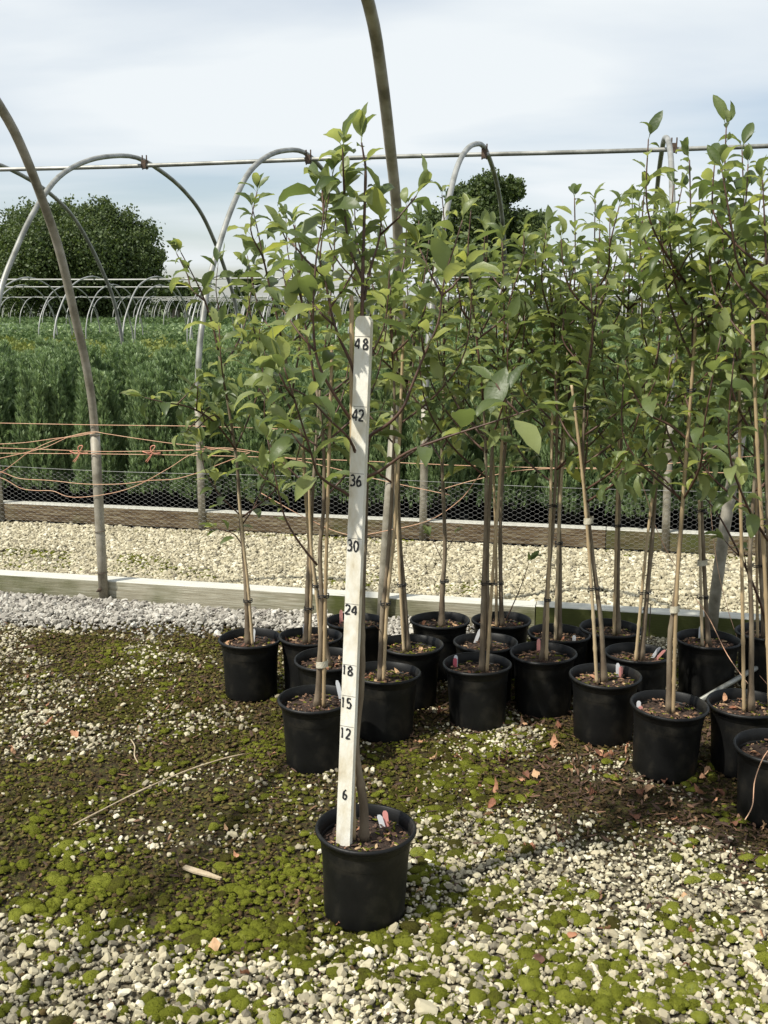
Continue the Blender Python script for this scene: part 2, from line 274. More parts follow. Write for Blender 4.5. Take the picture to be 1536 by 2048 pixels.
def stone_d(x, y):
    s = (x - B1.x) * SV.x + (y - B1.y) * SV.y; t = (x - B1.x) * TV.x + (y - B1.y) * TV.y
    base = np.where(x < -.1, .10, .15) + field(STONE_B, x, y) - 0.20 * field(DARK_B, x, y) - 0.25 * field(MOSS_B, x, y) + np.where(x < -.1, .75, 1.1) * (fbm(x, y, 4.6, 3) - 0.5)
    base = np.where(t > 0.0, 1.25 - 0.9 * np.exp(-((t - 0.75 + 0.15 * np.sin(s * 2)) / 0.16) ** 2) * (fbm(x, y, 3, 8) > 0.46) * np.clip(0.75 - s * 0.45, 0, 1), base)
    base = np.where(t > T2 + 0.0, 0.0, base)
    base = np.where((t > -0.28) & (t <= 0) & (s < 1.9), np.maximum(base, 0.9), base)
    return np.clip(base, 0, 1.25)
def moss_d(x, y):
    t = (x - B1.x) * TV.x + (y - B1.y) * TV.y
    m = 0.13 + field(MOSS_B, x, y) - 0.4 * field(DARK_B, x, y) + 1.7 * (fbm(x, y, 4.5, 21) - 0.5)
    return np.clip(np.where((t > -0.3), 0.08, m), 0, 1.2)
def hgt(x, y):
    t = (x - B1.x) * TV.x + (y - B1.y) * TV.y
    h = 0.018 * (fbm(x, y, 2.2, 5, 3) - 0.5) + 0.012 * (fbm(x, y, 14, 6, 3) - 0.5)
    return np.where(t > T2 - 0.05, h * 0.3, h)
# near ground grid (fine), far ground grid (coarse, reaches the horizon) as one sheet
def axis(a, b, n): return np.linspace(a, b, n)
gx = np.concatenate([[-1500, -600, -250, -100, -40, -15, -8, -5], axis(-3.2, 3.4, 441), [5, 8, 15, 40, 100, 250, 600, 1500]])
gy = np.concatenate([[-300, -60, -15, -5, 0], axis(1.4, 7.6, 414), [8.2, 9, 11, 14, 20, 30, 45, 70, 120, 250, 600, 2500]])
X, Y = np.meshgrid(gx, gy); nx, ny = len(gx), len(gy)
Z = np.where((np.abs(X) < 3.5) & (Y > 1.2) & (Y < 7.7), hgt(X, Y) - 0.004, -0.01)
idx = np.arange(nx * ny).reshape(ny, nx)
quads = np.stack([idx[:-1, :-1], idx[:-1, 1:], idx[1:, 1:], idx[1:, :-1]], -1).reshape(-1, 4)
near = (np.abs(X) < 3.5) & (Y > 1.2) & (Y < 7.0)
gr = fast_mesh('ground', np.stack([X.ravel(), Y.ravel(), Z.ravel()], 1), quads, [M['ground'], M['field']],
               rnd=np.clip(np.where(near, stone_d(X, Y), 0.0).ravel() * 0.75 - 0.05, 0, 1), smooth=True,
               mi=(Y[:-1, :-1].ravel() > 13).astype(int))
tag(gr, kind='structure')

# stones: convex angular chips
import bmesh
def rock(seed, k=19, flat=0.62):
    r = random.Random(seed); bm = bmesh.new()
    for _ in range(k):
        v = Vector((r.gauss(0, 1), r.gauss(0, 1), r.gauss(0, 1))).normalized()
        bm.verts.new((v.x * r.uniform(.8, 1.15), v.y * r.uniform(.65, .95), v.z * flat * r.uniform(.8, 1.1)))
    h = bmesh.ops.convex_hull(bm, input=bm.verts)
    for v in [v for v in bm.verts if not v.link_faces]: bm.verts.remove(v)
    bmesh.ops.triangulate(bm, faces=bm.faces); bm.verts.index_update()
    V = np.array([v.co[:] for v in bm.verts]); T = np.array([[v.index for v in f.verts] for f in bm.faces]); bm.free(); return V, T
ROCKS = [rock(100 + i) for i in range(16)]
def dome(seed):
    r = random.Random(seed); vs = []; n = 10; rings = [(1.0, -0.15), (0.98, 0.12), (0.82, 0.42), (0.55, 0.64), (0.25, 0.75)]
    ph = [r.uniform(0, 6) for _ in range(3)]
    for q, z in rings:
        for k in range(n):
            w = 2 * math.pi * k / n; f = 1 + .16 * math.sin(2 * w + ph[0]) + .11 * math.sin(3 * w + ph[1])
            vs.append((q * f * math.cos(w), q * f * math.sin(w), z * (1 + .12 * math.sin(w + ph[2]))))
    vs.append((0, 0, 0.78)); T = []
    for i in range(4):
        for k in range(n):
            a, b = i * n + k, i * n + (k + 1) % n; T += [(a, b, b + n), (a, b + n, a + n)]
    T += [(40 + k, 40 + (k + 1) % n, 50) for k in range(n)]
    return np.array(vs), np.array(T)
DOMES = [dome(i) for i in range(8)]
def fuzz(x, y, z, size, rnd, zs, dens=2.6e5, ln=.0042):
    zs = np.broadcast_to(zs, x.shape); k = np.minimum((size ** 2 * dens).astype(int), 90); i = np.repeat(np.arange(len(x)), k); n = len(i)
    w = rng.uniform(0, 2 * np.pi, n); r = np.sqrt(rng.random(n)) * 1.02; up = np.sqrt(np.clip(1.06 - r * r, 0, 1)); nv = np.stack([np.cos(w) * r, np.sin(w) * r, up], 1)
    P = np.stack([x[i] + size[i] * nv[:, 0], y[i] + size[i] * nv[:, 1], z[i] + size[i] * zs[i] * .76 * up - .001], 1)
    d = nv + rng.normal(0, .35, (n, 3)); d /= np.linalg.norm(d, axis=1)[:, None]; s_ = np.cross(d, rng.normal(0, 1, (n, 3))); s_ /= np.linalg.norm(s_, axis=1)[:, None]
    L_ = (ln * rng.uniform(.5, 1.2, n))[:, None]; V = np.stack([P - s_ * .0011, P + s_ * .0011, P + d * L_], 1).reshape(-1, 3)
    return V, np.arange(n * 3).reshape(-1, 3), np.repeat(np.clip(rnd[i] + rng.normal(.06, .14, n), 0, 1), 3)
def scatter(name, protos, x, y, z, size, rnd, m, smooth, tilt=0.5, zs=1.0, stretch=0.2, extra=None):
    n = len(x); pid = rng.integers(0, len(protos), n); VV, TT, RR = [], [], []; off = 0
    for p, (V, T) in enumerate(protos):
        s = np.where(pid == p)[0]
        if not len(s): continue
        k = len(s); az = rng.uniform(0, 2 * np.pi, k); tx = rng.normal(0, tilt, k); ty = rng.normal(0, tilt, k)
        v = V[None] * (size[s][:, None, None] * np.stack([1 + rng.normal(0, stretch, k) * .6, 1 + rng.normal(0, stretch, k) * .6, np.broadcast_to(zs, (n,))[s]], 1)[:, None, :])
        ca, sa = np.cos(tx)[:, None], np.sin(tx)[:, None]; v = np.stack([v[..., 0], v[..., 1] * ca - v[..., 2] * sa, v[..., 1] * sa + v[..., 2] * ca], -1)
        ca, sa = np.cos(ty)[:, None], np.sin(ty)[:, None]; v = np.stack([v[..., 0] * ca + v[..., 2] * sa, v[..., 1], -v[..., 0] * sa + v[..., 2] * ca], -1)
        ca, sa = np.cos(az)[:, None], np.sin(az)[:, None]; v = np.stack([v[..., 0] * ca - v[..., 1] * sa, v[..., 0] * sa + v[..., 1] * ca, v[..., 2]], -1)
        v = v + np.stack([x[s], y[s], z[s]], 1)[:, None, :]
        VV.append(v.reshape(-1, 3)); TT.append((T[None] + (np.arange(k) * len(V))[:, None, None] + off).reshape(-1, 3)); off += k * len(V)
        RR.append(np.repeat(rnd[s], len(V)))
    if extra:
        VV.append(extra[0]); TT.append(extra[1] + off); RR.append(extra[2])
    return fast_mesh(name, np.concatenate(VV), np.concatenate(TT), m, rnd=np.concatenate(RR), smooth=smooth)
def cand(n, y0, y1, mx=0.50, pad=0.50):
    n = int(n * 1.35)
    y = np.sqrt(rng.uniform(y0 ** 2, y1 ** 2, n)); x = rng.uniform(-1, 1, n) * (mx * y1 + pad)
    k = np.abs(x) < mx * y + pad; return x[k], y[k]
def tt(x, y): return (x - B1.x) * TV.x + (y - B1.y) * TV.y
def ss(x, y): return (x - B1.x) * SV.x + (y - B1.y) * SV.y
MAINP = gnd(728, 1648, .235)
x, y = cand(250000, 1.55, 5.6); keep = (rng.random(len(x)) < stone_d(x, y)) & (tt(x, y) < -0.01) & (np.hypot(x - MAINP.x, y - MAINP.y) > 0.11)
x, y = x[keep], y[keep]; kk = (tt(x, y) < -.5) | (rng.random(len(x)) < .55); x, y = x[kk], y[kk]; t = tt(x, y)
size = np.clip(rng.lognormal(math.log(0.0072), 0.42, len(x)), 0.0032, 0.018)
size = size * np.where((x > .12) & (y > 2.3), .82, 1.0) * np.where(y < 2.25, 1.0, .92)
size = np.where(stone_d(x, y) < 0.4, size * 0.85, size) * np.where(rng.random(len(x)) < 0.012, 1.45, 1.0)
strip = (t > -0.5) & (ss(x, y) < 2.0)
r_ = np.clip(rng.normal(0.45, 0.27, len(x)) + .5 * (fbm(x, y, 3.3, 77) - .5), 0, 1)
o = scatter('gravel', ROCKS, x[~strip], y[~strip], (hgt(x, y) + size * 0.25 + rng.random(len(x)) * 0.006)[~strip], size[~strip], r_[~strip], M['stone'], False)
tag(o, 'cream limestone chips scattered over the moss and soil around the pots', 'gravel', kind='stuff')
s2 = np.clip(size * 1.35, 0.008, 0.026)
o = scatter('gravel', ROCKS, x[strip], y[strip], (hgt(x, y) + s2 * 0.35 + rng.random(len(x)) * 0.015)[strip], s2[strip], r_[strip], M['stone_grey'], False)
tag(o, 'pale grey pink pebbles banked against the near timber board', 'gravel', kind='stuff')
x, y = cand(150000, 4.3, 7.2, 0.46, 0.5); keep = (rng.random(len(x)) < stone_d(x, y)) & (tt(x, y) > 0.05) & (tt(x, y) < T2 - 0.03)
x, y = x[keep], y[keep]; size = np.clip(rng.lognormal(math.log(0.0085), 0.38, len(x)), 0.004, 0.022)
o = scatter('gravel', ROCKS, x, y, hgt(x, y) + size * 0.3 + rng.random(len(x)) * 0.006, size, np.clip(rng.normal(0.55, 0.25, len(x)), 0, 1), M['stone'], False)
tag(o, 'cream limestone gravel path between the two timber boards', 'gravel', kind='stuff')
# moss cushions
x, y = cand(120000, 1.55, 5.4); keep = (rng.random(len(x)) < moss_d(x, y) ** 1.6 * 0.8) & (np.hypot(x - MAINP.x, y - MAINP.y) > 0.10)
x, y = x[keep], y[keep]; size = np.clip(rng.lognormal(math.log(0.0078), 0.50, len(x)), 0.003, 0.025)
size = np.where((x < .1) & (y > 2.35), size * .72, size)
grn = np.clip(0.34 - .10 * ((x < .1) & (y > 2.5)) + 1.2 * (fbm(x, y, 5, 40) - .5) + rng.normal(0, .18, len(x)) + 0.18 * (y < 2.7), 0, 1)
xb, yb = cand(9000, 1.55, 3.3); cl = fbm(xb, yb, 6.5, 61); kb = (cl > .56) & (rng.random(len(xb)) < np.clip(1.35 - .42 * yb, .12, .8)) & (np.hypot(xb - MAINP.x, yb - MAINP.y) > 0.13); xb, yb = xb[kb], yb[kb]
x = np.concatenate([x, xb]); y = np.concatenate([y, yb]); size = np.concatenate([size, np.clip(rng.lognormal(math.log(.0135), .35, len(xb)), .007, .027)]); grn = np.concatenate([grn, np.clip(rng.normal(.62, .22, len(xb)), 0, 1)])
zq = hgt(x, y) + rng.random(len(x)) * 0.004 + np.where(np.arange(len(x)) >= len(x) - len(xb), .004, 0); zsq = np.clip(.45 + .45 * (2.9 - y), .42, .85)
o = scatter('moss', DOMES, x, y, zq, size, grn, M['moss'], True, tilt=0.12, zs=zsq, extra=fuzz(x, y, zq, size, grn, zsq))
tag(o, 'green moss cushions growing in clusters through the gravel', 'moss', kind='stuff')
x, y = cand(30000, 4.6, 7.0, .46, .5); t_ = tt(x, y); keep = (np.abs(t_ - .75) < .22) & (fbm(x, y, 3, 8) > .50) & (ss(x, y) < 1.9) | ((t_ > T2 - .16) & (t_ < T2 - .02) & (fbm(x, y, 4, 9) > .5))
x, y = x[keep], y[keep]; size = rng.uniform(.006, .014, len(x))
o = scatter('moss', DOMES, x, y, hgt(x, y) + .004 + rng.random(len(x)) * .006, size, np.clip(rng.normal(.45, .2, len(x)), 0, 1), M['moss'], True, tilt=.1, zs=.6)
tag(o, 'thin olive moss patches running along the cream gravel path', 'moss', kind='stuff')
# soil crumbs and debris
x, y = cand(150000, 1.6, 5.3); dd = np.clip(1.0 - 0.9 * stone_d(x, y), 0.22, 1) ; keep = (rng.random(len(x)) < dd * 0.85) & (tt(x, y) < -0.1) & (np.hypot(x - MAINP.x, y - MAINP.y) > 0.11)
x, y = x[keep], y[keep]; size = np.clip(rng.lognormal(math.log(0.0046), 0.5, len(x)), 0.002, 0.013)
o = scatter('soil_crumbs', ROCKS[:8], x, y, hgt(x, y) + rng.random(len(x)) * 0.003, size, np.clip(rng.normal(0.45, 0.28, len(x)) - .35 * field(DARK_B, x, y), 0, 1), M['crumb'], True, tilt=0.3, zs=0.65)
tag(o, 'dark brown and olive soil crumbs lying between moss and stones', 'soil', kind='stuff')

x, y = cand(40000, 1.7, 5.2); keep = (rng.random(len(x)) < .10 + .8 * field(DARK_B, x, y)) & (tt(x, y) < -.1) & (np.hypot(x - MAINP.x, y - MAINP.y) > 0.11); x, y = x[keep], y[keep]
size = rng.uniform(.003, .010, len(x)); CH = [(V * np.array([1.7, .6, .22]), T) for V, T in ROCKS[:8]]
o = scatter('bark_litter', CH, x, y, hgt(x, y) + .004 + rng.random(len(x)) * .006, size, np.clip(rng.beta(1.5, 3, len(x)), 0, 1), M['chip'], False, tilt=.3, stretch=.5)
tag(o, 'dark bark chips and crumbled leaf litter spilled in front of the pots', 'bark litter', kind='stuff')
# ------------------------------------------------------------------ timber boards
def board(s0, s1, t, h, th, m, z0, label, moss_shade, tilt=0.0):
    O = NP(s0, t, 0); root = empty('timber_board', O, label, 'board', rz=-AN)
    b = MB(); n = 40; Ln = s1 - s0
    # front, ends and back as a long box cut into slices with slight wander
    vs = []; rr = []
    for i in range(n + 1):
        xx = Ln * i / n; w = 0.003 * math.sin(xx * 2.3 + s0) + 0.0015 * math.sin(xx * 9)
        for (yy, z) in ((0, z0), (0, h - 0.004), (th, h - 0.004), (th, z0)):
            vs.append((xx, yy + w, z)); rr.append(moss_shade * (0.75 + 0.25 * math.sin(xx * 3 + s0)))
    fs = []
    for i in range(n):
        for k in range(4):
            a = i * 4 + k; c = i * 4 + (k + 1) % 4; fs.append((a, a + 4, c + 4, c))
    fs += [(0, 1, 2, 3), (n * 4 + 3, n * 4 + 2, n * 4 + 1, n * 4)]
    b.add(vs, fs, 0, rr); b.build('plank', m, root, smooth=False)
    c = MB(); vs = []
    for i in range(n + 1):
        xx = Ln * i / n; w = 0.003 * math.sin(xx * 2.3 + s0) + 0.0015 * math.sin(xx * 9)
        for (yy, z) in ((0.0012, h - 0.0035), (0.004, h), (th - 0.004, h), (th - 0.0012, h - 0.0035)): vs.append((xx, yy + w, z))
    fs = [(i * 4 + k, i * 4 + 4 + k, i * 4 + 5 + k, i * 4 + 1 + k) for i in range(n) for k in range(3)]
    c.add(vs, fs); c.build('sunlit_tone_top', M['boardtop'], root, smooth=False)  # top strip in the lighter timber tone that paints in the sun
    return root
BH = 0.105
board(-1.6, 2.22, 0.02, BH, 0.10, M['board1'], -0.03, 'long greyish green board edging the near bed, left of the plank joint', 0.30)
board(2.225, 5.2, 0.02, BH + 0.004, 0.10, M['board1'], -0.03, 'mossy green board, darkened for plant shade, edging the near bed behind the pots', 0.95)  # high value also puts the plants' shade into the green
board(-3.0, 2.53, T2, 0.135, 0.10, M['board2'], 0.015, 'brown stained board behind the wire netting, left of its joint', 0.25)
board(2.535, 6.2, T2 - 0.006, 0.135, 0.10, M['board2'], 0.015, 'mossy brown board behind the wire netting, right of its joint', 0.55)

# ------------------------------------------------------------------ wire netting
nb = MB(); WN = T2 - 0.04; w, hh = 0.040, 0.0265; rows = 15
root = empty('wire_netting_fence', NP(-3, WN), 'low hexagonal galvanised wire netting stretched in front of the far board', 'fence')
def wp(s, z): return NP(s, WN + 0.012 * math.sin(s * 1.7) + 0.01 * math.sin(z * 9 + s), z + 0.006 * math.sin(s * 2.1) * (z / 0.38))
wa, wb, wh = 0.015, 0.013, 0.030; rows = 27; hh = wh / 2
for j in range(rows):
    for i in range(int(9.0 / (2 * (wa + wb)))):
        s = -3 + i * 2 * (wa + wb) + (j % 2) * (wa + wb); z = -0.01 + j * hh
        nb.tube([wp(s, z), wp(s + wa, z)], 0.0008, 3, cap=False)
        if j < rows - 1:
            nb.tube([wp(s + wa, z), wp(s + wa + wb, z + hh)], 0.00055, 3, cap=False)
            nb.tube([wp(s, z), wp(s - wb, z + hh)], 0.00055, 3, cap=False)
nb.build('hexagon_mesh', M['wire'], root, local=root.location)
tw = MB(); tw.tube([wp(-3 + 9 * i / 120, rows * hh) for i in range(121)], 0.0014, 4); tw.build('selvedge_wire', M['wire'], root, local=root.location)

# ------------------------------------------------------------------ hoop house frames
PROF = [(0, -.05), (0, .87), (.05, 1.21), (.14, 1.44), (.25, 1.66), (.45, 1.90), (.70, 2.16), (1.05, 2.44), (1.42, 2.61), (1.9, 2.74), (2.55, 2.82)]
def smoothp(pts, k=4):
    P = [Vector(p) for p in pts]; out = []
    for i in range(len(P) - 1):
        a = P[max(i - 1, 0)]; b = P[i]; c = P[i + 1]; d = P[min(i + 2, len(P) - 1)]
        for j in range(k):
            u = j / k; out.append(0.5 * ((2 * b) + (c - a) * u + (2 * a - 5 * b + 4 * c - d) * u * u + (3 * b - a - 3 * c + d) * u ** 3))
    out.append(P[-1]); return out
def full_prof(Wd, Hh):
    l = [(a * Wd / 5.1, z * Hh / 2.82) for a, z in PROF]; return l + [(Wd - a, z) for a, z in reversed(l[:-1])]
def arch_part(root, s, t0, Wd, Hh, rad, m, sleeve=False, flip=False, k=3, seg=8, lean=0.0):
    pr = full_prof(Wd, Hh)
    pts = [NP(s + lean * z, t0 + (-a if flip else a), z) for a, z in pr]
    b = MB(); b.tube(smoothp(pts, k), rad, seg); a = b.build('arch', m, root, local=root.location)
    if sleeve:
        for tq in (0, Wd):
            q = MB(); q.tube([NP(s + lean * z, t0 + (-tq if flip else tq), z) for z in (-.05, .3, .6, .868)], rad * 1.22, 12)
            q.tube([NP(s + lean * z, t0 + (-tq if flip else tq), z) for z in (.868, .874)], rad * 1.3, 12)
            so_ = q.build('ground_sleeve', M['steel_old'], a, local=root.location)
    return a
# near tunnel (we stand inside it)
r1 = empty('hoop_house_frame', NP(0, 0), 'tall tan steel hoops of the near tunnel rising from the closest board', 'hoop frame', group='steel hoop house frames')
PROF0 = PROF
PROF = [(0, -.05), (0, .87), (.05, 1.21), (.13, 1.44), (.22, 1.70), (.31, 1.88), (.49, 2.15), (.66, 2.32), (1.0, 2.54), (1.5, 2.73), (2.55, 2.82)]
arch_part(r1, 0, 0, 5.1, 2.82, 0.0205, M['steel_old'], True, True, k=4, seg=12)
PROF = PROF0
# middle hoop: leans as in the photo
mid = [(763, 1215, 0), (777, 1030, 0), (790, 850, 0), (797, 700, -.03), (797, 560, -.1), (794, 430, -.26), (781, 300, -.5), (763, 150, -.76), (738, 10, -1.05)]
pts = [atT(x, y, t) for x, y, t in mid]; pts[0].z = -0.03
e = pts[-1]; pts += [e + Vector((-0.10, -0.55, 0.16)), e + Vector((-0.22, -1.25, 0.22)), e + Vector((-0.36, -2.1, 0.10)), e + Vector((-0.5, -2.9, -.25)), e + Vector((-.65, -3.6, -.9)), e + Vector((-.7, -3.95, -1.6)), e + Vector((-.7, -4.05, -2.5))]
b = MB(); b.tube(smoothp(pts, 4), 0.0225, 12); a2 = b.build('arch', M['steel_old'], r1, local=r1.location)
b = MB(); sl = [pts[0], pts[0].lerp(pts[1], .5), pts[1], pts[1].lerp(pts[2], .85)]; b.tube(sl, 0.0265, 12); b.build('ground_sleeve', M['steel_old'], a2, local=r1.location)
p3 = [(1421, 1262, 0), (1432, 1180, 0), (1450, 1050, 0), (1470, 930, 0), (1482, 860, 0), (1500, 740, -.06), (1530, 560, -.14), (1560, 400, -.3), (1600, 200, -.6)]
pts = [atT(x, y, t) for x, y, t in p3]; pts[0].z = -0.03
e = pts[-1]; pts += [e + Vector((-0.10, -0.6, 0.25)), e + Vector((-0.3, -1.5, 0.36)), e + Vector((-0.45, -2.5, 0.2)), e + Vector((-.6, -3.4, -.5)), e + Vector((-.7, -4.1, -1.4)), e + Vector((-.7, -4.4, -2.4))]
b = MB(); b.tube(smoothp(pts, 4), 0.0205, 12); a3 = b.build('arch', M['steel_old'], r1, local=r1.location)
b = MB(); b.tube(pts[:5], 0.026, 12); b.build('ground_sleeve', M['steel_old'], a3, local=r1.location)
# bolt, wire ring on left sleeve
b = MB(); c = NP(-.005, -.03, .07); b.tube([c + TV * .02, c - TV * .012], .009, 6); b.tube([c - TV * .012, c - TV * .03], .005, 6); b.build('bolt', M['rust'], r1, local=r1.location)
for zz_ in (.155, .375):
    b = MB(); b.tube([NP(.029 * math.cos(q), .029 * math.sin(q), zz_ + .004 * math.cos(q)) for q in np.linspace(0, 6.3, 17)], .0018, 4)
    if zz_ < .2: b.tube([NP(-.02, -.02, zz_), NP(-.05, -.03, zz_ + .001), NP(-.075, -.028, zz_ + .004)], .0015, 4)
    b.build('tie_wire', M['rust'], r1, local=r1.location)
# second tunnel (over the junipers)
r2 = empty('hoop_house_frame', NP(0, T2), 'silver grey hoops and ridge pipe over the juniper bed', 'hoop frame', group='steel hoop house frames')
S2 = (gnd(405, 1062) - B1).dot(SV); SP = 1.53
for k in range(-2, 5):
    arch_part(r2, S2 + k * SP, T2, 5.1, 2.82, 0.0205, M['steel'], True, k=4, seg=10, lean=0.015 * math.sin(k * 2.3))
    c = NP(S2 + k * SP + .04, T2 + 2.55, 2.80); q = MB()
    q.box(c - SV * .022 - TV * .03 - Vector((0, 0, .075)), SV * .044, TV * .06, Vector((0, 0, .07)))
    q.tube([c - SV * .02 - Vector((0, 0, .085)), c - SV * .02 + Vector((0, 0, .04))], .006, 6); q.tube([c + SV * .02 - Vector((0, 0, .085)), c + SV * .02 + Vector((0, 0, .04))], .006, 6)
    q.build('ridge_clamp', M['rust'], r2, local=r2.location, smooth=False)
b = MB(); b.tube([NP(-5.5 + i * .6, T2 + 2.55, 2.755 + .006 * math.sin(i * .8)) for i in range(26)], 0.0185, 10); b.build('ridge_pipe', M['steel'], r2, local=r2.location)
# far tunnels: (distance of near legs, width, height, spacing, how far left/right)
FT = [(20.3, 3.7, 2.17, 'first low row of hoops beyond the juniper bed'), (27.8, 3.7, 2.16, 'second low row of hoops beyond the juniper bed'),
      (57, 4, 2.16, 'third low row of hoops, small in front of the hedges'), (66, 4, 2.16, 'fourth low row of hoops, small in front of the hedges'),
      (75, 4, 2.16, 'fifth low row of hoops, tiny behind four nearer low rows'), (86, 4, 2.18, 'sixth low row of hoops, tiny near the field edge'), (104, 4, 2.2, 'farthest low row of hoops, tiny at the field edge')]
for D, Wd, Hh, lab in FT:
    t0 = D - B1.y; rr_ = empty('hoop_house_frame', NP(0, t0), lab, 'hoop frame', group='steel hoop house frames')
    sm = 0.40 * D + 2; sc0 = D * math.tan(AN) - 1.46 * 0; n0 = int((-sm) / SP); cs = -(-t0 * math.sin(AN)) * 0
    # s of the view axis at this depth
    sx = (Vector((0, D, 0)) - B1).dot(SV)
    ks = range(int((sx - sm) / SP), int((sx + sm) / SP) + 1)
    for k in ks:
        arch_part(rr_, k * SP + .3 * math.sin(D) + .05 * math.sin(k * 5.1 + D), t0, Wd, Hh * (1 + .006 * math.sin(k * 3.3 + D)), 0.018 if D < 50 else 0.026, M['steel_far'], k=2 if D < 50 else 1, seg=6)
    for (tq, zq, rq) in ((Wd / 2, Hh - .06, .02), ):
        b = MB(); b.tube([NP(sx - sm - 1 + (2 * sm + 2) * i / 20, t0 + tq, zq + .01 * math.sin(i)) for i in range(21)], rq if D < 50 else .028, 6); b.build('ridge_pipe', M['steel_far'], rr_, local=rr_.location)

# ------------------------------------------------------------------ foliage helpers
def leaf_proto(arch, fold, wid, twist=0.0, nseg=7):
    """unit leaf: petiole along +x from 0 to .22, blade to ~1.2; arch bends it down"""
    vs = []; ang = 0.0; px, pz = 0.20, 0.0; step = 1.0 / nseg
    vs0 = []
    prof = [0.0, 0.60, 0.92, 1.0, 0.93, 0.74, 0.42, 0.0]
    for i in range(nseg + 1):
        wv = prof[i] * wid * 0.5; tw = twist * i / nseg
        cx_, cz_ = px, pz; nrm = (math.sin(ang), math.cos(ang))
        for sgn in (-1, 0, 1):
            lift = abs(sgn) * fold * wv + (0.02 * math.sin(i * 2.4 + sgn) if sgn else 0)
            yy = sgn * wv; zz2 = lift
            y2 = yy * math.cos(tw) - zz2 * math.sin(tw); z2 = yy * math.sin(tw) + zz2 * math.cos(tw)
            vs0.append((cx_ + nrm[0] * z2, y2, cz_ + nrm[1] * z2))
        ang += arch / nseg; px += step * math.cos(ang); pz -= step * math.sin(ang)
    # petiole as thin strip
    vs = vs0; fs = []
    for i in range(nseg):
        a = i * 3; fs += [(a, a + 3, a + 4, a + 1), (a + 1, a + 4, a + 5, a + 2)]
    k = len(vs); vs += [(0, -.014, 0), (0, .014, 0), (.21, .012, -.0), (.21, -.012, -.0)]; fs.append((k, k + 3, k + 2, k + 1))
    return np.array(vs), np.array(fs)
LEAVES = [leaf_proto(a, f, w, tw) for a in (0.35, 0.75, 1.15, 1.7) for f, w, tw in ((0.45, 0.40, 0.25), (0.8, 0.38, -0.35), (0.25, 0.46, 0.5))]
class Foliage:
    def __init__(s): s.p = []; s.d = []; s.u = []; s.sz = []; s.r = []
    def leaf(s, p, d, size, up=None, r=None):
        s.p.append(tuple(p)); s.d.append(tuple(d)); s.u.append(tuple(up or (0, 0, 1))); s.sz.append(size); s.r.append(random.random() if r is None else r)
    def build(s, name, m, parent, protos=LEAVES):
        P = np.array(s.p); Dv = np.array(s.d); U = np.array(s.u); sz = np.array(s.sz); rr = np.array(s.r); n = len(P)
        Dv /= np.linalg.norm(Dv, axis=1)[:, None]; Yv = np.cross(U, Dv); Yv /= np.linalg.norm(Yv, axis=1)[:, None] + 1e-9; Zv = np.cross(Dv, Yv)
        pid = rng.integers(0, len(protos), n); VV, TT, RR = [], [], []; off = 0
        for p, (V, T) in enumerate(protos):
            q = np.where(pid == p)[0]
            if not len(q): continue
            v = V[None] * sz[q][:, None, None]
            w = v[..., 0:1] * Dv[q][:, None] + v[..., 1:2] * Yv[q][:, None] + v[..., 2:3] * Zv[q][:, None] + P[q][:, None]
            VV.append(w.reshape(-1, 3)); TT.append((T[None] + (np.arange(len(q)) * len(V))[:, None, None] + off).reshape(-1, 4)); off += len(q) * len(V)
            RR.append(np.repeat(rr[q], len(V)))
        v = np.concatenate(VV) - np.array(parent.location)
        o = fast_mesh(name, v, np.concatenate(TT), m, rnd=np.concatenate(RR), smooth=True); o.parent = parent; return o

